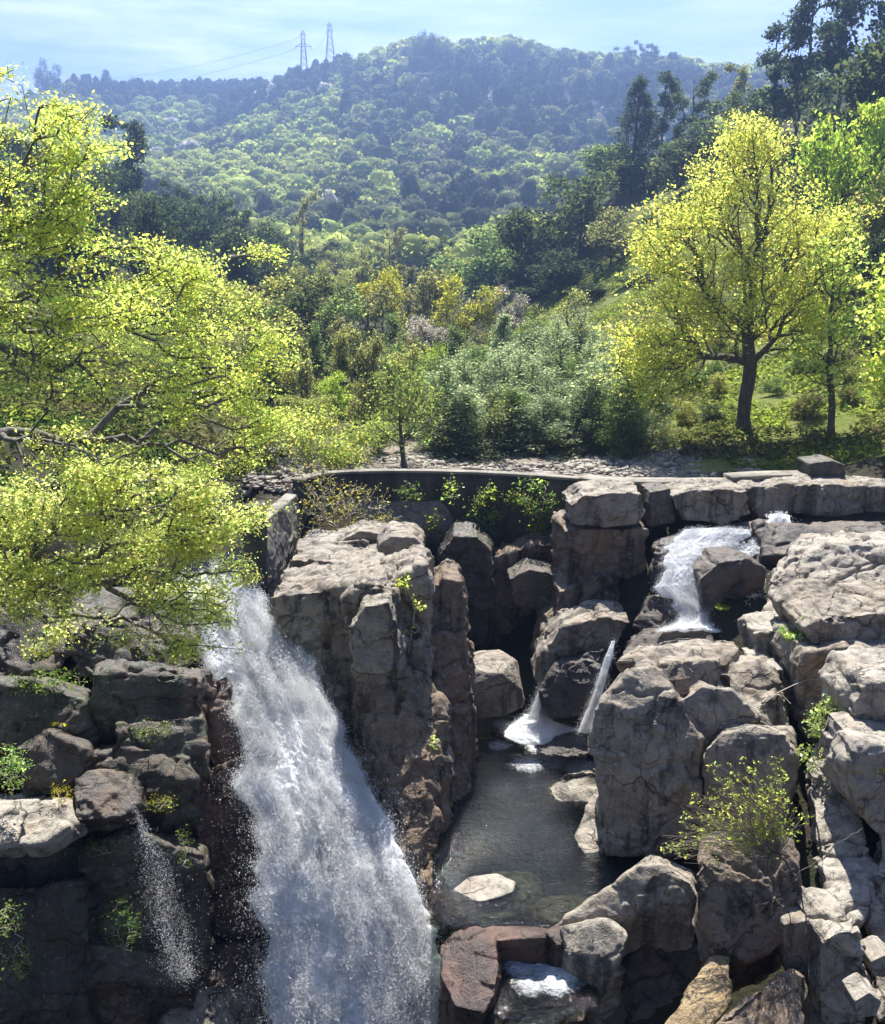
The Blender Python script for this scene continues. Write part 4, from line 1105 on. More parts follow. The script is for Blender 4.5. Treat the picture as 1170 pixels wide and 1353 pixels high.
# ------------------------------------------------------------------ trees
def grow(trunk, att, bf=0.35, rng=None, wig=0.05, low=0.0):
    """connect scattered crown points to a trunk by cheapest path: returns nodes, parents, radii weights"""
    nodes = [np.array(p, float) for p in trunk]
    par = [-1] + list(range(len(trunk) - 1))
    pl = [0.0]
    for i in range(1, len(nodes)): pl.append(pl[-1] + np.linalg.norm(nodes[i] - nodes[i - 1]))
    att = np.asarray(att, float); N = len(att)
    cost = np.full(N, 1e9); best = np.zeros(N, int); done = np.zeros(N, bool)
    for i, p in enumerate(nodes):
        if len(nodes) > 2 and i < max(1, int(low * len(trunk))): continue
        c = np.linalg.norm(att - p, axis=1) + bf * pl[i]
        m = c < cost; cost[m] = c[m]; best[m] = i
    for _ in range(N):
        k = int(np.argmin(np.where(done, 1e9, cost)))
        done[k] = True
        b = best[k]
        p = att[k]; q = nodes[b]
        dist = np.linalg.norm(p - q)
        nsub = int(min(4, dist / 0.9))
        prev = b
        for s in range(nsub):
            f = (s + 1) / (nsub + 1)
            m_ = q + (p - q) * f
            m_ = m_ + rng.normal(0, wig * dist, 3); m_[2] += 0.06 * dist * math.sin(f * math.pi)
            nodes.append(m_); par.append(prev); pl.append(pl[prev] + np.linalg.norm(m_ - nodes[prev])); prev = len(nodes) - 1
        nodes.append(p); par.append(prev); pl.append(pl[prev] + np.linalg.norm(p - nodes[prev]))
        for j in range(len(nodes) - 1 - nsub, len(nodes)):
            c = np.linalg.norm(att - nodes[j], axis=1) + bf * pl[j]
            m = (~done) & (c < cost)
            cost[m] = c[m]; best[m] = j
    nodes = np.array(nodes); par = np.array(par)
    w = np.zeros(len(nodes))
    ch = np.bincount(par[par >= 0], minlength=len(nodes))
    w[ch == 0] = 1
    for i in range(len(nodes) - 1, 0, -1): w[par[i]] += w[i]
    return nodes, par, w

def tubes(nodes, par, rads, minr=0.0):
    V, F3, n = [], [], 0
    Vs, Fs = [], []
    idx = np.array([i for i in range(1, len(nodes)) if par[i] >= 0 and rads[i] >= minr])
    for sides, sel in ((7, rads[idx] > 0.05), (4, (rads[idx] <= 0.05) & (rads[idx] > 0.018)), (3, rads[idx] <= 0.018)):
        ii = idx[sel]
        if not len(ii): continue
        a = nodes[par[ii]]; b = nodes[ii]
        ra = np.minimum(rads[par[ii]], rads[ii] * 1.6); rb = rads[ii]
        ax = b - a; L = np.linalg.norm(ax, axis=1)[:, None] + 1e-6; ax = ax / L
        a = a - ax * ra[:, None] * 0.3
        ref = np.where(np.abs(ax[:, 2:3]) > 0.9, np.array([[1.0, 0, 0]]), np.array([[0, 0, 1.0]]))
        u = np.cross(ax, ref); u /= np.linalg.norm(u, axis=1)[:, None]; v = np.cross(ax, u)
        th = np.arange(sides) * 2 * np.pi / sides
        ring = u[:, None] * np.cos(th)[None, :, None] + v[:, None] * np.sin(th)[None, :, None]
        A = a[:, None] + ring * ra[:, None, None]; B = b[:, None] + ring * rb[:, None, None]
        vv = np.concatenate([A, B], 1).reshape(-1, 3)
        k = np.arange(sides)
        f = np.stack([k, (k + 1) % sides, (k + 1) % sides + sides, k + sides], 1)
        ff = (np.arange(len(ii))[:, None, None] * 2 * sides + f[None] + n).reshape(-1, 4)
        Vs.append(vv); Fs.append(ff); n += len(vv)
    return np.concatenate(Vs), np.concatenate(Fs)

def leaves(C, size, rng, up=0.35, aspect=0.55, fold=0.25):
    """one folded four-cornered leaf per centre"""
    n = len(C)
    sz = size * (0.45 + 1.1 * rng.random(n) ** 1.4)
    a = rng.normal(0, 1, (n, 3)); a[:, 2] *= 0.7; a /= np.linalg.norm(a, axis=1)[:, None]
    r = rng.normal(0, 1, (n, 3)); r[:, 2] += up * 2.5
    b = np.cross(a, r); b /= np.linalg.norm(b, axis=1)[:, None]
    nn = np.cross(a, b)
    h = sz[:, None]
    p0 = C - a * h * 0.5; p2 = C + a * h * 0.5
    p1 = C + b * h * aspect * 0.5 + nn * h * fold * 0.5 - a * h * 0.05; p3 = C - b * h * aspect * 0.5 + nn * h * fold * 0.5 - a * h * 0.05
    V = np.stack([p0, p1, p2, p3], 1).reshape(-1, 3)
    F = np.arange(n * 4).reshape(-1, 4)
    return V, F

def tint_for(n, rng, base, var=0.22, hue=0.12):
    c = np.array(base)[None] * (1 + var * rng.normal(0, 1, (n, 1)).clip(-2, 2))
    c = c * (1 + hue * rng.normal(0, 1, (n, 3)).clip(-2, 2) * np.array([1.0, 0.4, 0.8]))
    return c.clip(0.01, 3)

def ell(rng, n, c, r, shell=0.5):
    d = rng.normal(0, 1, (n, 3)); d /= np.linalg.norm(d, axis=1)[:, None]
    rr = (shell + (1 - shell) * rng.random(n)) if shell > 0 else rng.random(n) ** (1 / 3)
    return np.array(c) + d * rr[:, None] * np.array(r)

def crown_cloud(P, per, spread, rng, clump=0.0):
    C = np.repeat(P, per, 0)
    return C + rng.normal(0, 1, C.shape) * spread * np.array([1, 1, 0.7])

def make_tree(name, label, trunk, att, leaf_pts, leaf_size, tr, mat, bark, tint, seed, cat='tree', bf=0.35, per=8, spread=0.25, minr=0.004, pw=0.45, twigr=0.008, group=None, wig=0.05, trunk_flare=1.5, thin=None):
    rng = np.random.default_rng(seed)
    nodes, par, w = grow(trunk, att, bf, rng, wig, 0.36 if cat == 'tree' else 0.0)
    rads = twigr * (w ** pw)
    k = tr / max(rads[0], 1e-6)
    rads = np.maximum(rads * np.interp(w / w[0], [0, 0.05, 1], [1, 1 + 0.3 * (k - 1), k]), minr)
    rads[0] *= trunk_flare
    base = np.array(trunk[0])
    V, F = tubes(nodes - base, par, rads)
    root = bpy.data.objects.new(name, None); COL.objects.link(root); root.location = base
    tag(root, label, cat, group)
    link('trunk', new_mesh('trunk', V, F, smooth=True), bark, root)
    tips = nodes[w <= 3] if leaf_pts is None else leaf_pts
    if thin is not None:
        tips = tips[rng.random(len(tips)) < thin(tips)]
    C = crown_cloud(tips, per, spread, rng) - base
    LV, LF = leaves(C, leaf_size, rng)
    col = np.repeat(tint_for(len(C), rng, tint), 4, 0)
    link('crown', new_mesh('crown', LV, LF, col=col), mat, root)
    return root

def blob_pts(rng, specs, pad=0.0):
    """specs: (px, py, d, rx_px, ry_px, rdepth_m, n)"""
    out = []
    for px, py, d, rx, ry, rz, n in specs:
        m = d / FPX
        if pad:                                # leaves carried on flattish sprays with gaps between them
            k = max(2, n // 13)
            cc = ell(rng, k, W(px, py, d), (rx * m, rz, ry * m), 0.35)
            out.append(np.repeat(cc, 13, 0) + rng.normal(0, 1, (k * 13, 3)) * np.array([1, 1, 0.30]) * pad)
        else:
            out.append(ell(rng, n, W(px, py, d), (rx * m, rz, ry * m), 0.35))
    return np.concatenate(out)

def line(pts, n=8, rng=None, j=0.0):
    P = np.array(pts); s = np.linspace(0, len(P) - 1, n)
    Q = np.stack([np.interp(s, np.arange(len(P)), P[:, k]) for k in range(3)], 1)
    if rng is not None and j: Q[1:-1] += rng.normal(0, j, (n - 2, 3))
    return Q

def hero_trees():
    rng = np.random.default_rng(5)
    # big spreading oak on the right bank
    g = gpix(985, 45.0); g[2] -= 0.3
    att = blob_pts(rng, [(985,250,45,75,85,2.8,260),(900,330,44.5,75,75,2.5,230),(1060,330,45.5,70,85,2.6,220),(900,440,44,85,60,2.5,170),(1030,420,45,70,60,2.2,130),(870,500,43.5,55,45,1.8,70),(960,380,43,90,70,2.2,160),(990,190,45,40,38,1.8,80),(1075,430,45.5,40,50,1.6,60),(850,470,43.5,35,50,1.5,70)], 0.55)
    att = np.concatenate([att, blob_pts(rng, [(985,250,45,75,85,2.8,260),(900,330,44.5,75,75,2.5,230),(1060,330,45.5,70,85,2.6,220),(900,440,44,85,60,2.5,170),(1030,420,45,70,60,2.2,130),(870,500,43.5,55,45,1.8,70),(960,380,43,90,70,2.2,160),(990,190,45,40,38,1.8,80),(1075,430,45.5,40,50,1.6,60),(850,470,43.5,35,50,1.5,70)], 0.0)])
    make_tree('oak_tree', 'broad yellow-green oak with a thick dark trunk on the grassy right bank',
              line([g, W(986,520,45), W(990,470,45), W(993,400,45), W(1000,330,45), W(1005,270,45)], 12, rng, 0.06), att, None, 0.15, 0.32,
              LEAF_YEL, BARK, (1.0, 0.95, 0.8), 11, per=19, spread=0.25, twigr=0.013, bf=0.5, pw=0.5)
    # its slim neighbour
    g = gpix(1098, 43.0); g[2] -= 0.2
    att = blob_pts(rng, [(1100,350,43,35,60,1.5,110),(1085,440,42.8,40,50,1.4,80),(1125,430,43,30,60,1.4,70),(1100,500,42.6,45,40,1.3,60)])
    make_tree('oak_tree', 'slim thinly leaved young oak right of the broad oak',
              line([g, W(1100,530,43), W(1096,470,43), W(1098,400,43), W(1100,330,43)], 10, rng, 0.05), att, None, 0.24, 0.16,
              LEAF_YEL, BARK, (0.85, 0.95, 0.9), 12, per=6, spread=0.28, twigr=0.010, bf=0.5)
    # bright tree cut by the right edge
    g = gpix(1215, 39.0)
    att = blob_pts(rng, [(1185,400,39,40,60,1.6,150),(1210,480,39,60,50,1.6,120),(1230,340,39,50,60,1.6,80),(1165,500,38.6,25,35,1.0,50)])
    make_tree('oak_tree', 'bright yellow-green tree cut off by the right edge of the picture',
              line([g, W(1215,520,39), W(1212,420,39)], 6), att, None, 0.24, 0.2, LEAF_YEL, BARK, (1.05, 1.1, 0.9), 13, per=10, spread=0.28, twigr=0.011, bf=0.5)
    # near left: tall yellow oak leaning in over the gorge
    b0 = W(-190, 760, 21.5)
    att = blob_pts(rng, [(20,230,18,80,110,1.6,333),(90,170,18.5,60,50,1.2,116),(110,300,18.5,70,60,1.4,217),(40,400,17.5,120,80,1.8,362),(190,360,19,70,50,1.5,217),(150,440,18,110,65,1.8,304),(270,370,20,45,40,1.2,87),(300,450,20.5,70,60,1.5,246),(250,520,19.5,110,55,1.6,246),(120,590,18.5,110,40,1.5,188),(290,600,21,70,30,1.0,72),(330,540,21,60,40,1.2,116),(60,500,17,90,50,1.5,174),(380,560,21.5,25,25,.8,23),(-60,300,18,80,160,2,232),(0,110,18.5,14,60,0.8,34),(330,330,21,30,18,0.6,37)], 0.26)
    make_tree('oak_tree', 'large near oak with bright yellow young leaves filling the left side',
              line([b0, W(-150,620,20.5), W(-110,500,19.5), W(-60,420,18.8), W(-20,330,18.3)], 14, rng, 0.08), att, None, 0.072, 0.20,
              LEAF_YEL, BARKG, (0.95, 0.98, 0.85), 14, per=27, spread=0.125, twigr=0.009, bf=0.45, wig=0.09,
              thin=lambda p: np.where((p[:, 2] < 13.3) & (p[:, 2] > 10.6) & (p[:, 0] < -5.6), 0.30, 0.9))
    # near left: low green branches drooping over the lip of the fall
    b0 = W(-160, 900, 22.0)
    att = blob_pts(rng, [(60,680,19,130,55,1.5,391),(180,640,20,100,50,1.4,323),(60,770,19,110,50,1.3,289),(190,740,20,90,50,1.2,289),(260,700,21,60,50,1.2,238),(250,790,20.6,60,50,1.1,221),(262,650,21.5,36,36,0.9,102),(300,770,21,30,30,0.6,51),(-60,740,19,70,90,1.5,255),(265,850,20.4,50,20,0.5,68),(120,840,20,90,25,0.9,102),(330,680,21.6,25,20,0.5,44)], 0.26)
    make_tree('maple_tree', 'low near tree with fresh green drooping leaves beside the fall lip',
              line([b0, W(-120,840,21), W(-60,800,20.3), W(20,770,20), W(90,760,20)], 12, rng, 0.08), att, None, 0.085, 0.15,
              LEAF_GRN, BARKG, (1.05, 1.0, 0.9), 15, per=23, spread=0.13, twigr=0.0105, bf=0.4, wig=0.09,
              thin=lambda p: np.where(p[:, 2] < 5.9, 0.6, 1.0))
    # slender light green tree standing on the dam
    g = gpix(535, 39.5)
    att = blob_pts(rng, [(530,520,40,55,40,1.4,130),(520,560,40,60,40,1.4,90),(560,540,40,35,50,1.2,60),(530,490,40,35,20,1,40)])
    make_tree('alder_tree', 'slender light green two-stemmed tree right behind the dam crest',
              line([g, W(530,580,40), W(528,540,40)], 6), att, None, 0.14, 0.11, LEAF_ANY, BARK, (0.18, 0.23, 0.07), 16, per=9, spread=0.24, twigr=0.007, bf=0.5)
hero_trees()
print('heroes', time.time() - T0)

# ------------------------------------------------------------------ bushes and small plants
def bush(name, label, pts, root, n_leaf, lsize, lspread, mat, bark, tint, seed, cat='bush', twig=0.006, tr=0.02, bf=0.25, wig=0.1, group=None, leaf_frac=1.0):
    rng = np.random.default_rng(seed)
    nodes, par, w = grow([np.array(root), np.array(root) + [0, 0, 0.05]], pts, bf, rng, wig)
    rads = np.maximum(twig * w ** 0.4, twig); rads *= np.interp(w / w[0], [0, 1], [1, max(1, tr / rads[0])])
    base = np.array(root)
    o = bpy.data.objects.new(name, None); COL.objects.link(o); o.location = base
    tag(o, label, cat, group)
    V, F = tubes(nodes - base, par, rads)
    link('stems', new_mesh('stems', V, F, smooth=True), bark, o)
    if n_leaf:
        tips = nodes[w <= 2]
        if leaf_frac < 1: tips = tips[rng.random(len(tips)) < leaf_frac]
        C = crown_cloud(tips, n_leaf, lspread, rng) - base
        LV, LF = leaves(C, lsize, rng)
        link('leaves', new_mesh('leaves', LV, LF, col=np.repeat(tint_for(len(C), rng, tint), 4, 0)), mat, o)
    return o

def tuft(name, label, c, r, n, L, mat, tint, seed, cat='plant', droop=0.5, width=0.02, group=None):
    """a clump of arching blades"""
    rng = np.random.default_rng(seed)
    a = rng.random(n) * 2 * np.pi; rr = np.sqrt(rng.random(n))
    b = np.stack([np.cos(a) * rr * r * 0.6, np.sin(a) * rr * r * 0.6, 0 * a], 1)
    out = np.stack([np.cos(a + rng.normal(0, .6, n)), np.sin(a + rng.normal(0, .6, n)), 0 * a], 1)
    ln = L * (0.5 + 0.7 * rng.random(n))
    m1 = b + out * (ln * 0.35 * rr)[:, None] + np.array([0, 0, 1]) * (ln * 0.6)[:, None]
    e = b + out * (ln * (0.4 + droop * rng.random(n)))[:, None] + np.array([0, 0, 1]) * (ln * (0.9 - droop * rng.random(n)))[:, None]
    s = np.cross(out, [0, 0, 1]) * (width * (0.6 + 0.8 * rng.random(n)))[:, None]
    V = np.stack([b - s * .6, b + s * .6, m1 + s, m1 - s, e], 1).reshape(-1, 3)
    k = np.arange(n)[:, None] * 5
    F4 = k + np.array([0, 1, 2, 3])[None]; F3 = k + np.array([3, 2, 4])[None]
    o = link(name, new_mesh(name, V, [F4, F3], col=np.repeat(tint_for(n, rng, tint), 5, 0)), mat, None, c)
    tag(o, label, cat, group)
    return o

def surf(px, py, d):
    return W(px, py, d)

def small_plants():
    rng = np.random.default_rng(77)
    # twiggy bush on the brown boulder
    att = blob_pts(rng, [(970,1060,16.8,65,34,0.8,126),(930,1090,16.9,55,26,0.7,93),(1010,1030,16.8,42,34,0.7,82),(1035,1070,16.6,40,34,0.7,60),(895,1122,16.9,34,14,0.5,38),(960,1020,16.8,26,16,0.4,22),(1020,1002,16.8,16,12,0.3,13),(985,1100,16.7,70,18,0.6,66)])
    bush('twig_bush', 'bare twiggy bush with sparse yellow-green buds on the brown boulder', att, W(1025,1135,16.9), 5, 0.055, 0.035, LEAF_YEL, TWIG, (1.0, 1.05, 0.9), 21, twig=0.004, tr=0.012, bf=1.1, leaf_frac=0.5, wig=0.06)
    # hanging dead branch
    def limb(pts, n, j): return line([W(*p) for p in pts], n, rng, j)
    att = np.concatenate([limb([(1030,1128,16.6),(1055,1165,16.2),(1066,1215,15.9),(1070,1290,15.4),(1078,1380,14.8)], 26, 0.015), limb([(1052,1165,16.2),(1038,1195,16.1),(1048,1235,15.8),(1036,1270,15.6)], 12, 0.015),
                          limb([(1060,1150,16.3),(1085,1135,16.4),(1115,1110,16.5),(1140,1095,16.6)], 12, 0.015), limb([(1066,1215,15.9),(1085,1235,15.7),(1098,1260,15.5)], 8, 0.01), limb([(1020,1125,16.7),(1010,1150,16.4),(1000,1165,16.4)], 6, .01)])
    bush('dead_branch', 'bare dark dead branch hanging down past the brown boulder', att, W(1012,1118,16.8), 0, .1, .1, LEAF_YEL, BARK, (1, 1, 1), 22, cat='branch', twig=0.010, tr=0.03, bf=0.02, wig=0.02)
    # dry bush at the left end of the dam
    att = blob_pts(rng, [(440,680,33,50,30,1.0,190),(470,660,33.4,50,28,0.8,140),(420,645,33,28,45,0.8,120),(500,690,33,40,22,0.7,110),(455,705,32.5,65,16,0.8,130)])
    bush('dry_bush', 'tangled dry bush with pale twigs at the left end of the dam', att, W(450,712,32.6), 4, 0.11, 0.12, LEAF_ANY, TWIG, (0.24, 0.23, 0.07), 23, twig=0.010, tr=0.05, leaf_frac=0.7)
    # tall straggly saplings behind the left end of the dam
    for i, (px, top, bw, d, lab, tint) in enumerate([(405,560,34,37.5,'straggly yellowish sapling behind the left end of the dam','y'),(440,590,26,38.5,'thin upright sapling left of the slender two-stemmed tree','g'),(470,575,30,41,'pale green sapling in front of the shaded woods left of the dam','g'),(380,540,36,42,'twiggy half-bare sapling above the sluice wall','y'),(350,560,40,40,'olive sapling clump at the tip of the near maple boughs','g'),(425,545,34,43,'leafy light sapling between the straggly one and the slender tree','y'),(500,560,32,43,'round light green sapling just left of the slender two-stemmed tree','g'),(455,600,30,37.6,'low bushy sapling leaning on the dam crest','y')]):
        g = gpix(px, d)
        h = (g[2] - W(px, top, d)[2]); mid = (W(px, top, d) + g) / 2
        m = d / FPX
        att = ell(rng, 170, mid + [0, 0, 0.4], (bw * m * 1.2, bw * m * 1.2, abs(h) * 0.5), 0.1)
        bush('sapling', lab, att, g, 8, 0.14, 0.17, LEAF_ANY, TWIG, (0.25, 0.29, 0.08) if tint == 'y' else (0.22, 0.27, 0.08), 30 + i, cat='sapling', twig=0.010, tr=0.05, bf=0.5, wig=0.05)
    # small saplings on the headland rock
    att = blob_pts(rng, [(535,770,25.0,10,14,0.2,12),(550,800,24.9,12,10,0.2,12),(545,830,24.8,10,10,0.2,8)])
    bush('sapling', 'tiny yellow-leaved sapling growing from a crack of the headland rock', att, W(540,862,24.9), 6, 0.11, 0.07, LEAF_YEL, TWIG, (1, 1.05, .9), 40, cat='sapling', twig=0.007, tr=0.015)
    att = blob_pts(rng, [(575,985,23.2,8,14,0.2,14)])
    bush('sapling', 'small green sapling low on the pillar above the pale step', att, W(572,1012,23.3), 6, 0.10, 0.06, LEAF_GRN, TWIG, (1, 1.1, .9), 41, cat='sapling', twig=0.006, tr=0.012)
    # ferns and tufts
    for i, (px, py, d, r, n, L, tint, lab, mat) in enumerate([
        (1050,835,24.2,0.38,160,0.45,(0.75,0.85,0.7),'bright green fern clump left of the overhanging flat-topped block',LEAF_GRN),
        (1072,812,24.0,0.30,110,0.35,(0.85,0.88,0.55),'yellow-green fern at the lip above the bright green fern clump',LEAF_GRN),
        (1112,800,24.6,0.18,70,0.28,(1.0,1.15,0.9),'small grass tuft on top of the overhanging flat-topped block',LEAF_GRN),
        (1095,797,24.9,0.30,80,0.22,(0.9,1.1,0.8),'low grass patch behind the overhanging flat-topped block',LEAF_GRN),
        (1138,975,20.2,0.22,150,0.36,(0.55,0.8,0.5),'dense rounded green tuft beside the pale rounded boulder',LEAF_GRN),
        (1160,1010,18.9,0.25,110,0.32,(1.1,1.1,0.7),'yellow-green grass tuft draped over the light lichen-grey boulder',LEAF_GRN),
        (955,792,27.8,0.35,160,0.12,(0.6,0.55,0.25),'olive moss cushion on the face of the mossy dark boulder',LEAF_GRN),
        (1060,690,32.0,0.5,130,0.22,(0.5,0.75,0.35),'dark moss strip on the stream bench at the right',LEAF_GRN),
        (1120,688,31.8,0.5,130,0.22,(0.6,0.8,0.35),'brighter moss strip further right on the stream bench',LEAF_GRN),
        (975,640,33.2,0.3,120,0.40,(0.6,0.75,0.45),'green grass clump in the gap of the low wall',LEAF_GRN),
        (85,950,22.3,0.2,60,0.25,(1.3,1.1,0.4),'yellow leafy spray in front of the dark left cliff',LEAF_YEL),
        (1080,1185,17.2,0.18,60,0.20,(1.0,0.9,0.4),'yellowish moss between the brown boulder and the pale ridge',LEAF_GRN)]):
        tuft('fern' if 'fern' in lab else ('moss' if 'moss' in lab else 'grass_tuft'), lab, W(px, py + 12, d), r, n, L, mat, tint, 50 + i, cat='fern' if 'fern' in lab else ('moss' if 'moss' in lab else 'grass'), width=0.018 if r < 0.3 else 0.022)
    for i, (px, py, d, rx, ry, rz, n, ls, tint, lab, nm) in enumerate([
        (15,1015,20.0,30,38,0.35,120,0.075,(0.60,0.78,0.62),'pale green feathery plant at the far left above the sunlit ledge','leafy_plant'),
        (200,965,21.9,30,16,0.25,60,0.05,(0.40,0.50,0.26),'mossy patch of leaves on the dark upper cliff','moss'),
        (160,1225,18.9,32,50,0.16,170,0.05,(0.20,0.36,0.10),'dark green moss and ferns draping the shaded wet wall left of the trickle','fern'),
        (245,1120,20.0,12,40,0.15,50,0.045,(0.30,0.36,0.12),'thin moss streak on the wall right of the trickle','moss'),
        (140,1120,19.9,40,20,0.15,70,0.045,(0.22,0.33,0.10),'moss under the lip of the wet overhang','moss'),
        (215,1062,20.5,22,12,0.2,50,0.045,(0.62,0.55,0.16),'yellowish moss tuft at the top of the trickle','moss'),
        (80,1050,20.3,18,20,0.2,40,0.05,(0.75,0.60,0.14),'yellow leaves at the inner end of the sunlit ledge','leafy_plant'),
        (60,900,22.6,60,18,0.5,120,0.07,(0.30,0.42,0.18),'dark green leaves hanging over the top of the left cliff','leafy_plant')]):
        att = blob_pts(rng, [(px, py, d, rx, ry, rz, n)])
        bush(nm, lab, att, W(px, py + ry * 0.5, d + 0.25), 7, ls, 0.07, LEAF_GRN, TWIG, tint, 150 + i, cat=nm.replace('_', ' '), twig=0.004, tr=0.01)
    # leafy shrub on the right rocks
    att = blob_pts(rng, [(1108,940,21.2,30,22,0.5,80),(1085,960,21.3,22,20,0.4,50),(1075,1000,21.2,25,25,0.4,30)])
    bush('shrub', 'leafy shrub with pale bare stems beside the pale rounded boulder', att, W(1100,1000,21.2), 6, 0.11, 0.10, LEAF_GRN, TWIG, (0.75, 0.85, 0.8), 71, cat='shrub', twig=0.007, tr=0.03)
    att = np.array([W(*p) for p in [(1030,915,22.6),(1050,905,22.8),(1070,898,22.8),(1000,935,22.2),(1045,930,22.6),(1085,930,22),(1095,900,22.4)]])
    bush('dead_branch', 'pale dead branch lying across the dark gap beside the huge boulder', att, W(1012,930,22.3), 0, .1, .1, LEAF_YEL, TWIG, (1, 1, 1), 72, cat='branch', twig=0.012, tr=0.03, bf=0.1)
    # left edge creeper
    att = blob_pts(rng, [(10,1215,18.0,30,30,0.4,50),(25,1270,17.9,30,35,0.4,50),(-20,1250,18,30,60,0.4,40)])
    bush('creeper', 'pale leafy creeper trailing down the bottom of the left cliff', att, W(-20,1195,18.3), 7, 0.07, 0.08, LEAF_GRN, TWIG, (0.55, 0.65, 0.5), 73, cat='creeper', twig=0.005, tr=0.015)
    # vines on the dam
    for k in range(12):
        px = rng.uniform(545, 750); py = rng.uniform(655, 705); d = 35.5 if px < 690 else 34.9
        att = blob_pts(rng, [(px, py, d - 0.2, rng.uniform(6, 15), rng.uniform(8, 18), 0.12, 26)])
        bush('vine', 'small straggling leaf cluster clinging to the dark dam face', att, W(px, py - 12, d - 0.05), 5, 0.11, 0.12, LEAF_GRN, TWIG, (0.25 + 0.2 * rng.random(), 0.36 + 0.15 * rng.random(), 0.2), 200 + k, cat='vine', twig=0.005, tr=0.01, group='leaf clusters on the dam face')
    for i, (px, py, rx, ry, n, lab, tint) in enumerate([(596,648,12,18,30,'leafy vine hanging from the dam crest left of its middle',(0.55,0.7,0.35)),(645,650,12,10,22,'small leafy vine hanging from the middle of the dam crest',(0.5,0.6,0.3)),(628,685,20,15,50,'vine patch low on the middle of the dam face',(0.25,0.36,0.2)),(720,668,20,26,60,'wide vine curtain on the right half of the dam face',(0.25,0.38,0.18)),(705,640,22,7,26,'short leafy fringe on the dam crest near its right end',(0.45,0.6,0.3)),(540,650,18,12,34,'shaded ivy patch on the left part of the dam face',(0.22,0.3,0.16))]):
        d = 35.6 if px < 700 else 34.9
        att = blob_pts(rng, [(px, py, d - 0.25, rx, ry, 0.12, n)])
        bush('vine', lab, att, W(px, py - ry, d - 0.1), 5, 0.13, 0.13, LEAF_GRN, TWIG, tint, 80 + i, cat='vine', twig=0.006, tr=0.012)
small_plants()
print('plants', time.time() - T0)
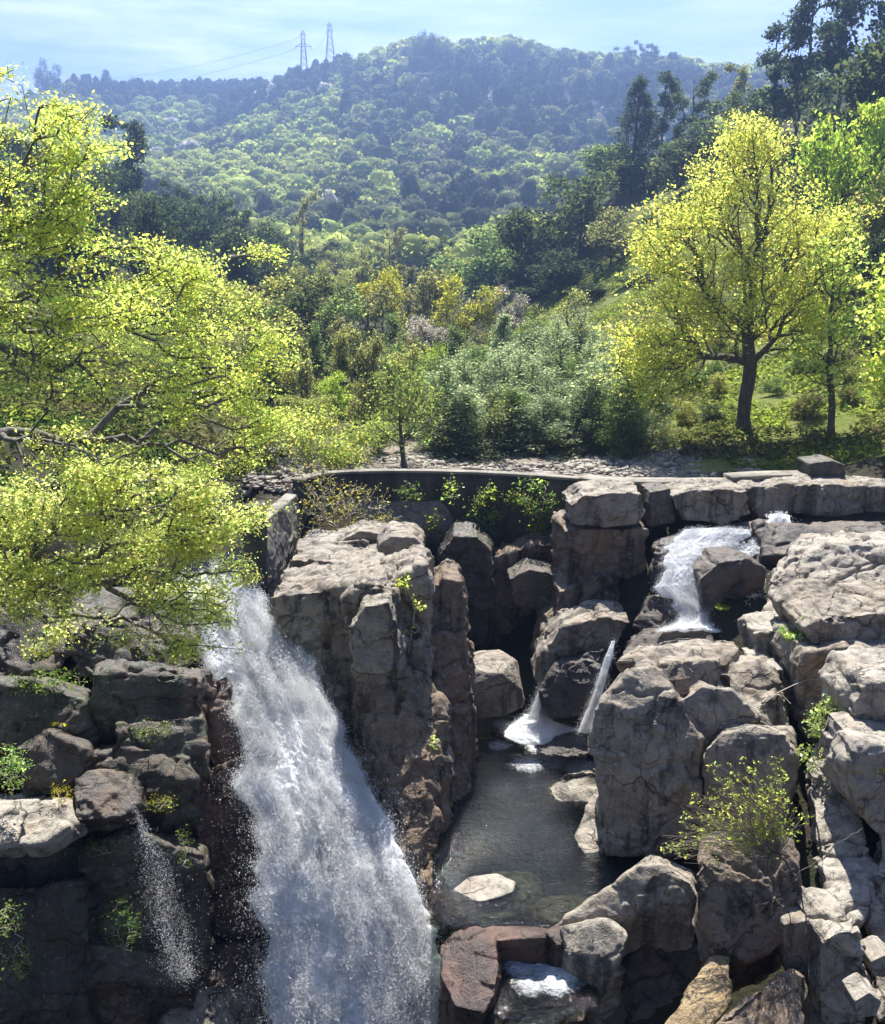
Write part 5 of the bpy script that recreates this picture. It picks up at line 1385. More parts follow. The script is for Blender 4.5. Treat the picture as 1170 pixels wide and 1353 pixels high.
# ------------------------------------------------------------------ woods: prototypes of 10 m, then copies
PROTO = {}
def proto(kind, seed):
    key = (kind, seed)
    if key in PROTO: return PROTO[key]
    rng = np.random.default_rng(1000 + seed * 17 + sum(map(ord, kind)))
    H = 10.0
    per, spread, ls, tr, bf, pw = 9, 0.30, 0.30, 0.13, 0.5, 0.48
    if kind == 'broad':
        att = np.concatenate([ell(rng, 40, (rng.normal(0, 1.7), rng.normal(0, 1.7), 6.4 + rng.normal(0, 1.5)), (1.5, 1.5, 1.3), 0.4) for _ in range(10)])
        trunk = line([(0, 0, 0), (0.1, 0, 3), (0, 0.1, 6)], 7, rng, 0.08); per, spread, ls = 13, 0.34, 0.30
    elif kind == 'upright':
        att = np.concatenate([ell(rng, 30, (rng.normal(0, 0.8), rng.normal(0, 0.8), 2.8 + 6.2 * f), (1.2 - 0.5 * f, 1.2 - 0.5 * f, 1.2), 0.3) for f in rng.random(12)])
        trunk = line([(0, 0, 0), (0.1, 0, 4), (0, 0.1, 9)], 10, rng, 0.06); per, spread, ls = 12, 0.30, 0.27
    elif kind == 'dense':
        att = np.concatenate([ell(rng, 36, (rng.normal(0, 1.6), rng.normal(0, 1.6), 4.6 + rng.normal(0, 2.0)), (1.7, 1.7, 1.6), 0.6) for _ in range(13)])
        att = att[att[:, 2] > 0.8]
        trunk = line([(0, 0, 0), (0, 0, 3), (0, 0, 7)], 7, rng, 0.05); per, spread, ls = 15, 0.34, 0.36
    elif kind == 'euc':
        cl = [(rng.normal(0, 1.1), rng.normal(0, 1.1), 3.6 + 6.2 * f) for f in np.linspace(0, 1, 14)]
        att = np.concatenate([ell(rng, 22, c, (0.75, 0.75, 0.6), 0.2) for c in cl])
        trunk = line([(0, 0, 0), (0.15, 0, 3), (-0.1, 0.1, 6), (0, 0, 9.4)], 12, rng, 0.05); per, spread, ls, tr = 15, 0.22, 0.27, 0.14
    elif kind == 'pine':
        L = []
        for h in np.linspace(3.0, 9.7, 13):
            r = 2.3 * (1 - (h - 2.6) / 7.6) + 0.25
            for a in rng.random(6) * 6.28:
                q = np.linspace(0.35, 1, 5)
                L.append(np.stack([np.cos(a) * r * q, np.sin(a) * r * q, h + 0.25 * q - 0.45 * q * q + rng.normal(0, .1, 5)], 1))
        att = np.concatenate(L); trunk = line([(0, 0, 0), (0, 0, 10)], 12); per, spread, ls, bf = 15, 0.22, 0.26, 0.8
    elif kind == 'mimosa':
        L = []
        for (ox, oy, hh) in [(0, 0, 9.8)] + [(rng.normal(0, 1.0), rng.normal(0, 1.0), rng.uniform(5.5, 8.8)) for _ in range(3)]:
            for h in np.linspace(0.8, hh - 0.6, 11):
                r = 1.5 * (1 - h / (hh + .8)) ** 0.7 + 0.15
                for a in rng.random(4) * 6.28:
                    q = np.linspace(0.35, 1, 3)
                    L.append(np.stack([ox + np.cos(a) * r * q, oy + np.sin(a) * r * q, h + 1.5 * q + rng.normal(0, .2, 3)], 1))
        att = np.concatenate(L); trunk = line([(0, 0, 0), (0, 0, 10)], 12, rng, .05); per, spread, ls, bf, tr = 17, 0.26, 0.26, 0.7, 0.09
    elif kind == 'twiggy':
        att = np.concatenate([ell(rng, 28, (rng.normal(0, 1.1), rng.normal(0, 1.1), 5.8 + rng.normal(0, 1.9)), (1.1, 1.1, 1.3), 0.2) for _ in range(9)])
        trunk = line([(0, 0, 0), (0, 0, 3), (0, 0, 7)], 8, rng, .1); per, spread, ls, tr = 4, 0.32, 0.22, 0.10
    nodes, par, w = grow(trunk, att, bf, rng, 0.05)
    rads = np.maximum(0.016 * w ** pw, 0.016); rads *= np.interp(w / w[0], [0, 1], [1, tr / rads[0]]); rads[0] *= 1.4
    V, F = tubes(nodes, par, rads)
    tm = new_mesh('trunk', V, F, smooth=True); tm.materials.append(BARK if kind != 'twiggy' else BARKG)
    tips = nodes[w <= 2]
    C = crown_cloud(tips, per, spread, rng)
    LV, LF = leaves(C, ls, rng, aspect=0.62 if kind not in ('pine', 'mimosa') else 0.35)
    shade = 1.0
    cm = new_mesh('crown', LV, LF, col=np.repeat(tint_for(len(C), rng, (1, 1, 1), 0.25, 0.10), 4, 0)); cm.materials.append(LEAF_ANY)
    PROTO[key] = (tm, cm, float(np.percentile(LV[:, 2], 99.5)), float(np.percentile(np.abs(LV[:, 0]), 98)))
    return PROTO[key]

TINT = dict(yellow=(0.30, 0.31, 0.05), bright=(0.23, 0.31, 0.06), pale=(0.22, 0.25, 0.09), olive=(0.22, 0.235, 0.09), dull=(0.17, 0.18, 0.085), green=(0.13, 0.185, 0.075),
            dark=(0.055, 0.075, 0.037), bluegreen=(0.23, 0.285, 0.19), white=(0.25, 0.24, 0.25), brown=(0.11, 0.105, 0.055), deep=(0.036, 0.054, 0.032))
WR = np.random.default_rng(99)
def plant(kind, px, top, d, width, tint, label, group=None, name=None, seed=None, cat='tree', sink=0.3):
    """stand a tree of the given kind at distance d in column px, its top reaching row top, width in px"""
    seed = int(WR.integers(0, 3)) if seed is None else seed
    seed = seed if kind != 'mimosa' else int(WR.integers(0, 6))
    tm, cm, h0, r0 = proto(kind, seed)
    g = gpix(px, d)
    tt = d * cp - (g[2] - 14) * sp
    ztop = W(px, top, d)[2]
    h = max(1.2, ztop - g[2] + sink)
    sz = h / h0
    sx = (width / 2 * tt / FPX) / r0
    nm = name or {'broad': 'deciduous_tree', 'upright': 'slender_tree', 'dense': 'evergreen_tree', 'euc': 'eucalyptus_tree', 'pine': 'pine_tree', 'mimosa': 'mimosa_sapling', 'twiggy': 'half_bare_tree'}[kind]
    root = bpy.data.objects.new(nm, None); COL.objects.link(root)
    root.location = (g[0], g[1], g[2] - sink); root.rotation_euler = (WR.normal(0, .04), WR.normal(0, .04), WR.random() * 6.28)
    root.scale = (sx, sx, sz)
    tag(root, label, cat, group)
    to = link('trunk', tm, None, root); co = link('crown', cm, None, root)
    c = np.array(TINT[tint]) * (1 + 0.10 * WR.normal(0, 1))
    co.color = (*c, 1)
    return root

def woods():
    P = plant
    # --- named trees of the valley floor
    P('broad',505,352,100,62,'yellow','bright yellow rounded tree rising over the shaded woods, left of two')
    P('broad',618,364,94,78,'yellow','yellow-green tree with the dark base beside the whitish blossom tree')
    P('dense',563,357,106,76,'dull','dull olive domed tree between the two yellow valley trees')
    P('upright',402,362,78,76,'dark','dark green forked tree standing tallest in the shaded grove')
    P('broad',338,362,72,100,'olive','pale olive tree just behind the tip of the near yellow oak')
    P('broad',290,372,80,90,'pale','pale yellowish tree behind the near yellow oak, left of the olive one')
    P('twiggy',350,420,62,90,'olive','half-bare greyish tree in front of the pale olive tree')
    P('upright',450,380,80,64,'green','slim olive tree right of the dark forked tree')
    P('upright',485,378,84,60,'dull','slim olive tree under the left bright yellow tree')
    P('upright',465,420,72,50,'dull','thin dull tree with a straight dark stem in the shaded grove')
    P('upright',525,408,84,60,'green','shaded green tree right of the straight dark stem')
    P('upright',370,385,84,58,'green','dull thin tree left of the dark forked tree')
    P('upright',430,385,88,56,'dull','dull thin tree between the forked tree and the slim olive tree')
    P('dense',500,450,76,60,'dark','dark rounded bush tree under the slim olive trees')
    P('dense',590,440,92,60,'dark','dark evergreen tree under the right yellow valley tree')
    P('dense',655,430,90,70,'dark','dark evergreen tree under the whitish blossom tree')
    P('broad',672,378,96,60,'white','whitish blossom tree at the foot of the dark right slope')
    P('broad',562,418,78,56,'white','smaller greyish blossom tree above the slender light green tree')
    P('broad',580,455,52,46,'bright','small yellow-green tree behind the slender two-stemmed tree')
    P('pine',660,415,66,50,'bluegreen','young conifer with tiered branches above the mimosa thicket')
    P('twiggy',750,378,74,70,'olive','thin nearly leafless tree at the near edge of the green mound')
    P('twiggy',655,515,43,60,'pale','sparse light green sapling tree in front of the mimosa thicket', name='half_bare_tree')
    P('twiggy',770,420,60,40,'olive','thin twiggy tree rising out of the mimosa thicket')
    # --- dark slope on the right
    P('dense',645,300,135,110,'green','wide grey-green tree at the tip of the right-hand forest slope')
    P('dense',712,275,122,100,'dark','big dark evergreen left of the tallest on the right-hand slope')
    P('dense',765,222,126,110,'dark','tall dark-topped evergreen in the middle of the right-hand slope')
    P('dense',740,330,112,100,'deep','black-green evergreen at the foot of the right-hand slope')
    P('dense',808,275,112,84,'dull','olive tree leaning over the black-green evergreen')
    P('dense',815,190,145,80,'green','green rounded tree just below the dark shaggy pine on the slope')
    P('dense',850,215,138,90,'dark','dark rounded tree right below the pair of tall pines')
    P('dense',875,290,116,80,'dark','dark green tree half hidden behind the broad oak')
    P('dense',690,340,118,60,'deep','small black-green evergreen left of the green mound')
    P('dense',790,375,102,60,'deep','low black-green evergreen above the green mound')
    P('dense',845,380,98,70,'dark','low dark evergreen between the mound and the broad oak')
    P('pine',832,102,140,72,'deep','dark shaggy pine, left one of the pair on the right-hand slope', seed=0)
    P('euc',866,90,142,52,'deep','narrow dark pine-like tree, right one of the pair on the right-hand slope', seed=1)
    P('euc',912,92,136,52,'dark','slim pine-like eucalyptus standing alone right of the pair of pines', seed=0)
    P('euc',966,86,146,40,'dull','faint thin eucalyptus behind the right-hand ridge', seed=1)
    P('euc',1045,-22,104,118,'deep','very tall eucalyptus with open clumps against the sky', seed=2)
    P('euc',1020,20,106,84,'deep','leaning eucalyptus at the left of the tall eucalyptus group', seed=0)
    P('euc',1100,-50,106,100,'deep','second very tall eucalyptus behind the dark green conifer', seed=1)
    P('euc',1160,-60,104,100,'deep','very tall eucalyptus touching the upper right corner', seed=0)
    P('upright',1135,28,86,110,'dark','dense dark green conical tree below the tall eucalypts', seed=1)
    P('dense',1180,30,84,130,'dark','dense dark tree at the right edge below the eucalypts')
    P('dense',1085,95,94,100,'dark','rounded dark tree left of the dark green conical tree')
    P('dense',1000,120,116,90,'dark','dark rounded tree beneath the leaning eucalyptus')
    P('dense',945,140,122,90,'dark','dark grey-green tree below the lone eucalyptus')
    P('dense',900,180,124,90,'dark','dark bush tree behind the top of the broad oak')
    P('broad',1100,136,68,112,'bright','fresh light green round tree behind the broad oak')
    P('dense',1155,225,76,90,'olive','olive bush tree to the right of the fresh light green tree')
    P('dense',1120,300,70,90,'dark','dark bush on the steep bank behind the slim young oak')
    P('dense',1175,300,66,80,'deep','deep-shaded bush at the right edge behind the bright tree')
    P('twiggy',1060,265,74,80,'olive','twiggy grey bush between the broad oak and the fresh light green tree')
    P('dense',1010,300,84,90,'dull','dull bush seen through the crown of the broad oak')
    P('dense',930,380,78,70,'dull','low bush on the bank behind the left side of the broad oak')
    # --- mimosa thicket behind the gravel
    rows = [(605,490,54),(640,492,53),(676,488,52),(705,480,53),(738,475,53),(770,478,52),(805,478,51),(835,495,51),(660,505,49),(700,500,49),(725,490,50),(785,492,49.5),(812,500,48),(590,520,46),(618,535,45),(672,540,44.5),(728,530,44.6),(790,528,44.5),(838,545,44),
            (590,470,58),(612,478,52),(632,462,60),(650,480,50),(668,470,56),(686,476,50),(700,455,60),(715,468,52),(733,448,58),(748,462,50),(765,440,60),(780,458,52),(798,450,57),(812,472,50),(826,465,55),(842,490,50),(855,500,52),
            (600,505,47),(625,520,46),(645,512,47),(690,515,46),(712,505,47),(735,512,46),(756,500,47),(778,508,46),(800,504,47),(822,520,46),(845,530,46),(575,500,50),(668,530,45.5),(585,555,44),(610,548,43.6),(650,550,43.4),(690,545,43.4),(715,552,43.2),(745,540,43.4),(772,545,43.3),(800,540,43.4),(825,550,43.2),(850,556,43.2),(632,565,43)]
    for px, top, d in rows:
        P('mimosa', px + WR.normal(0, 6), top - 14 + WR.normal(0, 15), d + WR.normal(0, .8), WR.uniform(44, 88), 'bluegreen' if WR.random() < .8 else 'green', 'feathery blue-green mimosa sapling crowded in the thicket behind the gravel', 'mimosa saplings of the thicket', cat='sapling')
    # --- the shaded woods on the left spur
    P('euc',186,156,150,70,'deep','gaunt tall eucalyptus standing above the dark wood on the left', seed=1)
    tops = [(-40,185),(40,200),(115,235),(140,215),(165,232),(205,236),(228,250),(250,238),(270,262),(292,258),(312,288),(332,280),(352,312),(372,318),(395,335),(415,345)]
    for k, (px, top) in enumerate(tops):
        for r in range(3):
            P('euc' if (k + r) % 3 else 'dense', px + r * 9 + WR.normal(0, 4), top + 22 * r + WR.normal(0, 8), 166 - 9 * r, 56 + 14 * (r == 2), 'dark' if (k + r) % 3 else 'deep', 'dark tree in the shaded wood on the left spur', 'dark trees of the left wood')
    for px, top, d in [(345,325,140),(362,335,138),(380,345,136),(398,356,134),(415,362,132),(432,372,130),(330,315,142),(310,300,145)]:
        P('euc' if px % 2 else 'upright', px, top, d, 40, 'dark', 'dark tree in the shaded wood on the left spur', 'dark trees of the left wood')
    for k in range(30):
        px = WR.uniform(-140, 330); d = WR.uniform(92, 150)
        g = gpix(px, d); hh = WR.uniform(7, 11)
        tp = 676.5 + FPX * math.tan(math.atan((14 - g[2] - hh) / d) - PITCH)
        P('dense' if k % 2 else 'upright', px, tp, d, WR.uniform(60, 95) * 110 / d, ['dark', 'deep', 'dark', 'dark'][k % 4], 'dark tree in the shaded wood on the left spur', 'dark trees of the left wood')
    P('euc',398,252,176,34,'dull','thin pale-stemmed eucalyptus at the right end of the dark left wood', seed=2)
    # --- pale trees on the slope below the far hill
    tl = [(430,330,190,'dull'),(470,325,200,'pale'),(515,300,185,'dull'),(545,318,205,'pale'),(585,310,180,'dark'),(610,335,170,'pale'),(450,355,160,'pale'),(540,350,150,'dull'),(600,350,150,'dull'),(480,345,150,'olive'),(675,320,190,'dull')]
    labs = ['bluish tree at the left of the far valley row','pale tree beside the bluish one in the far valley row','bluish tree in front of the far hillside, left of the middle','pale tree in the middle of the far valley row','dark tree standing out in the far valley row','pale tree right of the dark one in the far valley row','pale low tree above the slim olive trees','dull tree above the domed olive tree','dull tree behind the right yellow valley tree','olive tree behind the left yellow valley tree','dull tree where the right-hand slope meets the far hill']
    for (px, top, d, ti), lb in zip(tl, labs):
        P('broad' if ti == 'pale' else 'euc', px, top, d, 40, ti, lb, 'trees of the far valley row')
    # --- the front rank of the shaded grove
    for k, px in enumerate([338,356,374,392,410,430,448,470,492,514,548]):
        P('upright', px + WR.normal(0, 3), 432 + 10 * math.sin(k * 2.1) + (k > 7) * 18, 60 + WR.normal(0, 3), WR.uniform(34, 54), ['dull', 'green', 'olive', 'dark'][k % 4], 'slim shaded tree in the front rank of the grove behind the saplings', 'front rank of the shaded grove')
    # --- low shrubs dotted over the grassy right bank
    for k in range(34):
        px = WR.uniform(870, 1190); d = WR.uniform(43, 72)
        g = gpix(px, d); hh = WR.uniform(0.5, 1.5)
        tp = 676.5 + FPX * math.tan(math.atan((14 - g[2] - hh) / d) - PITCH)
        P('dense', px, tp, d, WR.uniform(24, 60) * 50 / d, ['dull', 'green', 'dark', 'olive', 'brown'][k % 5], 'low shrub on the grassy right bank', 'low shrubs dotted over the right bank', name='shrub', cat='shrub', sink=0.2)
    # --- low trees filling the valley floor
    for px, top, d, wd, ti, kd, lb in [(345,470,58,70,'olive','broad','low olive tree behind the straggly saplings at the left end of the dam'),(300,430,66,80,'pale','broad','pale low tree between the near yellow oak and the shaded grove'),(400,475,60,60,'olive','broad','low olive tree at the foot of the shaded grove'),(445,490,56,64,'bright','broad','low light green tree left of the slender two-stemmed tree'),(480,505,52,56,'olive','dense','olive bush left of the slender two-stemmed tree'),(415,520,50,52,'pale','broad','pale bush behind the straggly saplings'),(500,470,64,56,'dark','dense','dark bush in the shade under the grove'),(540,480,66,56,'green','upright','green tree left of the mimosa thicket'),(610,430,78,60,'green','upright','green tree above the left end of the mimosa thicket'),(640,440,76,50,'dull','dense','dull bush tree behind the tiered young conifer'),(700,425,80,50,'green','dense','green bush at the left foot of the green mound'),(545,440,74,50,'dull','upright','dull slim tree beside the greyish blossom tree'),(415,350,120,56,'olive','dense','olive tree behind the dark forked tree'),(445,345,125,46,'pale','broad','pale tree behind the slim olive tree'),(380,360,110,50,'dark','upright','dark slim tree behind the dull thin tree'),(880,470,62,60,'olive','dense','olive bush under the left boughs of the broad oak'),(870,540,46.5,44,'pale','twiggy','pale half-bare bush at the right end of the mimosa thicket'),(500,570,43,44,'pale','broad','pale green bush left beside the gravel'),]:
        P(kd, px, top, d, wd, ti, lb)
    # --- tall dark clusters on the far ridge
    cl = [(548,50,'tall dark tree at the left of the biggest clump on the far ridge'),(563,44,'tallest dark tree of the biggest clump on the far ridge'),(578,48,'dark tree right of the tallest in the biggest clump on the ridge'),(590,62,'lowest dark tree of the biggest clump on the far ridge'),
          (668,56,'dark tree at the left of the second clump on the far ridge'),(682,52,'dark tree in the middle of the second clump on the far ridge'),(692,58,'dark tree at the right of the second clump on the far ridge'),
          (832,62,'spiky dark tree left in the clump right of the ridge house'),(848,58,'spiky dark tree mid in the clump right of the ridge house'),(862,60,'spiky dark tree right in the clump right of the ridge house'),
          (640,54,'lone umbrella-shaped tree between the two dark ridge clumps'),(468,74,'small dark tree right of the taller pylon'),(740,66,'dark tree left of the ridge house'),(715,64,'small dark tree between the second clump and the ridge house')]
    for px, top, lb in cl:
        P('euc' if 'umbrella' in lb or 'spiky' in lb else 'dense', px, top - 3, 588, 27, 'dark', lb, 'tall dark trees on the far ridge')
    for px, top, lb in [(58,78,'dark tree clump at the top of the far left ridge'),(142,92,'pointed dark tree on the far left ridge'),(180,104,'round dark tree at the right of the far left ridge'),(75,84,'smaller dark tree right of the clump on the far left ridge')]:
        P('dense' if 'round' in lb or 'clump' in lb else 'pine', px, top, 790, 24, 'dark', lb, 'dark trees on the far left ridge')
woods()
print('woods', time.time() - T0)

def distant_wood():
    """the hillside wood, too many crowns to count: one object"""
    rng = np.random.default_rng(4)
    n = 9600
    d = np.sqrt(rng.uniform(205 ** 2, 1000 ** 2, n)); u = rng.uniform(-0.62, 0.62, n)
    x = u * d
    z = ground_h(x, d)
    # forest types drift across the slope
    P = np.stack([x, d, 0 * x], 1)
    ty = fbm(P / 110, 4); t2 = fbm(P / 28 + 50, 3)
    keep = (rng.random(n) < 0.95)
    x, d, z, ty, t2 = x[keep], d[keep], z[keep], ty[keep], t2[keep]
    n = len(x)
    pal = np.array([(0.31, 0.35, 0.11), (0.24, 0.29, 0.09), (0.14, 0.16, 0.07), (0.12, 0.13, 0.075), (0.055, 0.07, 0.04), (0.032, 0.045, 0.03)])
    s = ty * 2.4 + t2 * 1.1 + rng.normal(0, 0.3, n)
    s = s + 0.22 - 0.15 * np.clip((z - 60) / 80, -0.8, 1) - 1.2 * ((d > 720) & (x / d < -0.17) & (x / d > -0.36))
    k = np.digitize(-s, [-0.75, -0.25, 0.12, 0.45, 0.85])
    base = pal[k] * (1 + 0.2 * rng.normal(0, 1, (n, 1)).clip(-2, 2))
    wh = rng.random(n) < 0.006
    base[wh] = (0.42, 0.40, 0.42)
    hh = np.where(k >= 4, rng.uniform(12, 19, n), rng.uniform(9, 15, n)); rr = np.where(k >= 4, rng.uniform(4.0, 6.5, n), rng.uniform(4.6, 9.0, n))
    m = 110
    dirs = rng.normal(0, 1, (n, m, 3)); dirs /= np.linalg.norm(dirs, axis=2)[..., None]
    dirs[..., 2] = np.abs(dirs[..., 2]) * 1.1 - 0.35
    # lumpy crowns
    lob = rng.normal(0, 1, (n, 5, 3)); lob /= np.linalg.norm(lob, axis=2)[..., None]
    bump = (np.einsum('nmk,nlk->nml', dirs, lob).max(2))
    rad_ = (0.62 + 0.42 * bump) * (0.85 + 0.25 * rng.random((n, m)))
    C = np.stack([x, d, z + hh * 0.55], 1)[:, None] + dirs * rad_[..., None] * np.stack([rr, rr, hh * 0.5], 1)[:, None]
    C = C.reshape(-1, 3)
    LV, LF = leaves(C, 1.0, rng, up=0.2, aspect=0.9)
    sz = np.repeat(np.clip(np.repeat(rr / 4.5, m), 0.7, 1.5), 4)[:, None]
    cc = np.repeat(C, 4, 0); LV = cc + (LV - cc) * sz * 0.95
    col = np.repeat(np.repeat(base, m, 0) * (1 + 0.15 * rng.normal(0, 1, (n * m, 1))), 4, 0).clip(0.005, 1)
    # a lumpy solid heart in every crown, so that it shades as one rounded mass
    b2 = bmesh.new(); bmesh.ops.create_icosphere(b2, subdivisions=2, radius=1.0)
    iv = np.array([v_.co[:] for v_ in b2.verts]); fi = np.array([[v_.index for v_ in f.verts] for f in b2.faces]); b2.free()
    bi = np.einsum('vk,nlk->nvl', iv, lob).max(2)
    rr_ = (0.40 + 0.42 * bi) * (0.80 + 0.25 * rng.random(bi.shape))
    HV = np.stack([x, d, z + hh * 0.55], 1)[:, None] + iv[None] * rr_[..., None] * np.stack([rr, rr, hh * 0.5], 1)[:, None]
    HF = (np.arange(n)[:, None, None] * len(iv) + fi[None]).reshape(-1, 3) + len(LV)
    hc = np.repeat(base, len(iv), 0) * (1 + 0.18 * rng.normal(0, 1, (n * len(iv), 1))).clip(0.4, 1.6)
    LV = np.concatenate([LV, HV.reshape(-1, 3)]); LF = [LF, HF]; col = np.concatenate([col, hc.clip(0.005, 1)])
    o = link('distant_woods', new_mesh('distant_woods', LV, LF, col=col), LEAF_FAR)
    tag(o, 'hazy spring wood of pale and dark crowns covering the far hill', 'woods', kind='stuff')
distant_wood()
print('distant', time.time() - T0)

def undergrowth():
    rng = np.random.default_rng(8)
    # grass and low herbs of the near banks
    n = 260000
    d = rng.uniform(38, 120, n) ** 1.0; u = rng.uniform(-0.6, 0.62, n)
    x = u * d
    gmask = ((x > 6 + rng.normal(0, 1.5, n)) | (d > 55) | (x < -7)) & ~((x > -6) & (x < 10.5) & (d < 45))
    pn = fbm(np.stack([x / 2.5, d / 2.5, 0 * x], 1), 3)
    gmask &= (pn > -0.22)
    x, d, pn = x[gmask], d[gmask], pn[gmask]
    z = ground_h(x, d)
    C = np.stack([x, d, z + 0.05 + 0.25 * rng.random(len(x)) + 0.35 * np.clip(pn + 0.1, 0, 1)], 1)
    LV, LF = leaves(C, 0.30, rng, up=0.0, aspect=0.35)
    gr = fbm(np.stack([x / 6, d / 6, 0 * x + 3], 1), 3)
    base = np.where((gr > 0.0)[:, None], np.array([[0.15, 0.19, 0.04]]), np.array([[0.085, 0.10, 0.035]]))
    base = np.where((gr < -0.28)[:, None], np.array([[0.085, 0.085, 0.042]]), base)
    col = np.repeat(base * (1 + 0.25 * rng.normal(0, 1, (len(x), 1)).clip(-2, 2)), 4, 0).clip(0.01, 1)
    tag(link('grass', new_mesh('grass', LV, LF, col=col), LEAF_ANY), 'rough green grass and herbs of the banks behind the dam', 'grass', kind='stuff')
    # leaf litter and ivy on the left bank under the near trees
    n = 80000
    y = rng.uniform(20, 64, n); x = -rng.uniform(0.22, 0.75, n) * y - 1.5
    pn = fbm(np.stack([x / 1.6, y / 1.6, 0 * x], 1), 3)
    m = (pn > -0.16) & (x < -7.0) & ~((x > -9.6) & (y > 26.5) & (y < 35)); m |= (y > 40); x, y, pn = x[m], y[m], pn[m]
    z = ground_h(x, y)
    hump = 0.9 * np.clip(fbm(np.stack([x / 2.2, y / 2.2, 0 * x + 7], 1), 2), 0, 1)
    C = np.stack([x, y, z + 0.1 + hump * rng.random(len(x)) * 1.6], 1)
    LV, LF = leaves(C, 0.24, rng, up=0.3, aspect=0.6)
    base = np.where((pn > 0.12)[:, None], np.array([[0.05, 0.085, 0.025]]), np.array([[0.10, 0.115, 0.04]]))
    col = np.repeat(base * (1 + 0.3 * rng.normal(0, 1, (len(x), 1)).clip(-2, 2)), 4, 0).clip(0.01, 1)
    tag(link('undergrowth', new_mesh('undergrowth', LV, LF, col=col), LEAF_ANY), 'ivy and low leaves covering the left bank beneath the near trees', 'undergrowth', kind='stuff')
    # gravel bar stones
    n = 9000
    x = rng.uniform(-8, 13, n); y = rng.uniform(36.8, 43.2, n); z = ground_h(x, y)
    s = 0.05 * rng.gamma(2.0, 0.55, n) + 0.02; s = s.clip(0.03, 0.28)
    ico = np.array([(-1, t_, 0) for t_ in (1.618, -1.618)] + [(1, t_, 0) for t_ in (1.618, -1.618)] + [(0, a, b) for a in (-1, 1) for b in (1.618, -1.618)] + [(a, 0, b) for a in (1.618, -1.618) for b in (-1, 1)]) / 1.9
    b2 = bmesh.new(); [b2.verts.new(v) for v in ico]; bmesh.ops.convex_hull(b2, input=b2.verts[:])
    b2.verts.index_update(); fi = np.array([[v.index for v in f.verts] for f in b2.faces]); iv = np.array([v.co[:] for v in b2.verts]); b2.free()
    jit = 1 + 0.28 * rng.normal(0, 1, (n, 12, 1)).clip(-1.5, 1.5)
    th = rng.random(n) * 6.28; R = np.zeros((n, 3, 3)); R[:, 0, 0] = np.cos(th); R[:, 0, 1] = -np.sin(th); R[:, 1, 0] = np.sin(th); R[:, 1, 1] = np.cos(th); R[:, 2, 2] = 1
    V = np.einsum('nij,nvj->nvi', R, iv[None] * jit * np.array([1.3, 0.9, 0.6])) * s[:, None, None] + np.stack([x, y, z + s * 0.3], 1)[:, None]
    F = (np.arange(n)[:, None, None] * 12 + fi[None]).reshape(-1, 3)
    tag(link('gravel', new_mesh('gravel', V.reshape(-1, 3), F), ROCKP), 'bank of loose pale stones behind the dam crest', 'gravel', kind='stuff')
undergrowth()

# ------------------------------------------------------------------ pylons and the house on the ridge
def bars(segs, w):
    V, F, n = [], [], 0
    for a, b in segs:
        a = np.array(a, float); b = np.array(b, float); ax = b - a; ax /= np.linalg.norm(ax)
        r = np.array([0, 0, 1.0]) if abs(ax[2]) < 0.9 else np.array([1.0, 0, 0])
        u = np.cross(ax, r); u /= np.linalg.norm(u); v = np.cross(ax, u)
        for p in (a, b):
            for s, t_ in ((1, 1), (-1, 1), (-1, -1), (1, -1)): V.append(p + (u * s + v * t_) * w / 2)
        F += [(n + k, n + (k + 1) % 4, n + 4 + (k + 1) % 4, n + 4 + k) for k in range(4)] + [(n + 3, n + 2, n + 1, n), (n + 4, n + 5, n + 6, n + 7)]
        n += 8
    return np.array(V), np.array(F)

def pylon(label, px, top, basepy, d, arms, wb, wt):
    g = W(px, basepy, d); g[2] -= 8
    H = W(px, top, d)[2] - g[2]
    def cs(f): return (wb * (1 - f) + wt * f) / 2
    lv = np.linspace(0, 1, 9) ** 0.85
    legs, brace = [], []
    for sx, sy in ((1, 1), (-1, 1), (-1, -1), (1, -1)):
        legs.append(((sx * cs(0), sy * cs(0), 0), (sx * cs(1), sy * cs(1), H)))
    for a, b in zip(lv[:-1], lv[1:]):
        for (s1, s2) in (((1, 1), (-1, 1)), ((-1, 1), (-1, -1)), ((-1, -1), (1, -1)), ((1, -1), (1, 1))):
            brace.append(((s1[0] * cs(a), s1[1] * cs(a), a * H), (s2[0] * cs(b), s2[1] * cs(b), b * H)))
            brace.append(((s2[0] * cs(a), s2[1] * cs(a), a * H), (s1[0] * cs(b), s1[1] * cs(b), b * H)))
    root = bpy.data.objects.new('pylon', None); COL.objects.link(root); root.location = g
    tag(root, label, 'pylon', 'power pylons on the ridge')
    for l in legs:
        V, F = bars([l], 0.34); link('leg', new_mesh('leg', V, F), STEEL, root)
    V, F = bars(brace, 0.15); link('lattice', new_mesh('lattice', V, F), STEEL, root)
    tips = []
    for f, L in arms:
        z = f * H
        V, F = bars([((-L, 0, z), (L, 0, z)), ((-L, 0, z), (0, 0, z + 2.2)), ((L, 0, z), (0, 0, z + 2.2))], 0.28)
        link('cross_arm', new_mesh('cross_arm', V, F), STEEL, root)
        for s in (-L, L):
            V, F = bars([((s, 0, z), (s, 0, z - 1.6))], 0.25); link('insulator', new_mesh('insulator', V, F), STEEL, root)
            tips.append(g + np.array([s, 0, z - 1.6]))
    return tips
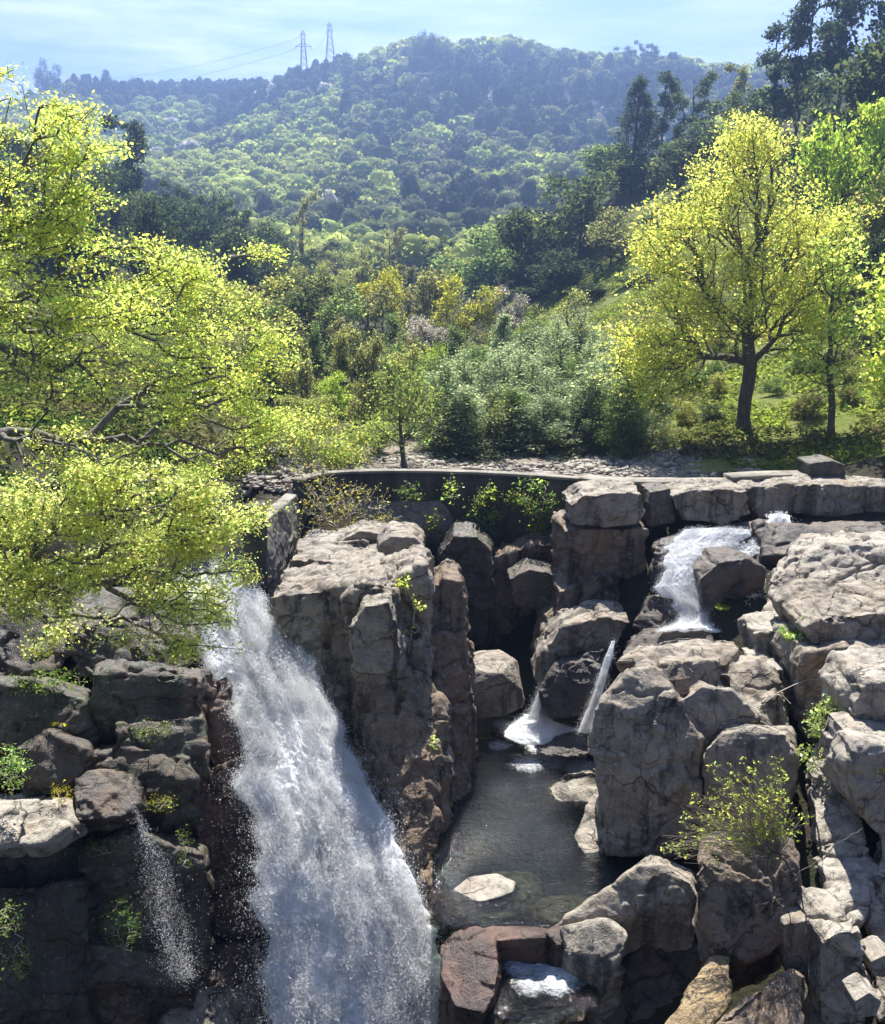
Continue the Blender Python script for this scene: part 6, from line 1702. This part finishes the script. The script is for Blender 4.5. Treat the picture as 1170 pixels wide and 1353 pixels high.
t1 = pylon('shorter lattice pylon with one wide cross arm, left of the two on the ridge', 402, 40, 92, 640, [(0.70, 5.0), (0.93, 1.6)], 5.0, 1.4)
t2 = pylon('taller tapering lattice pylon, right of the two on the ridge', 437, 29, 84, 650, [(0.86, 1.8), (0.95, 1.4)], 7.5, 1.0)
def wire(a, b, sag, label):
    s = np.linspace(0, 1, 24); p = np.array(a)[None] * (1 - s)[:, None] + np.array(b)[None] * s[:, None]; p[:, 2] -= sag * 4 * s * (1 - s)
    V, F = tubes(p, np.arange(-1, 23), np.full(24, 0.09))
    tag(link('power_line', new_mesh('power_line', V, F), STEEL), label, 'cable', 'power lines of the ridge pylons')
far = W(-60, 105, 900)
wire(t1[0], far, 16, 'lower power line sloping from the shorter pylon to the left')
wire(t1[2], far + [10, 0, 9], 16, 'upper power line sloping from the shorter pylon to the left')
wire(t1[1], t2[0], 2, 'power line strung between the two pylons')

def house():
    g = W(801, 88, 655); g[2] -= 6
    root = bpy.data.objects.new('house', None); COL.objects.link(root); root.location = g
    tag(root, 'long low house with a flat grey roof on the far ridge', 'house')
    def box(nm, x0, x1, y0, y1, z0, z1, mt, par):
        V = [(x, y, z) for z in (z0, z1) for y in (y0, y1) for x in (x0, x1)]
        F = np.array([(0, 2, 3, 1), (4, 5, 7, 6), (0, 1, 5, 4), (2, 6, 7, 3), (0, 4, 6, 2), (1, 3, 7, 5)])
        return link(nm, new_mesh(nm, V, F), mt, par)
    wl = make_plain('pale_render', (0.55, 0.55, 0.55)); rf = make_plain('dull_roof', (0.16, 0.16, 0.17)); gl = make_plain('dark_glass', (0.03, 0.035, 0.04), 0.2)
    w = box('wall', -6.5, 7, -3, 4, 0, 9.5, wl, root)
    r = box('roof', -8, 8.5, -4.2, 5, 9.503, 10.6, rf, root)
    box('balcony', -4.5, 7.5, -4.4, -3.003, 6.2, 6.8, wl, root)
    for k in range(4): box('window', -5.5 + 3.1 * k, -3.7 + 3.1 * k, -3.05, -3.003, 7.0, 8.8, gl, root)
house()
print('all', time.time() - T0)
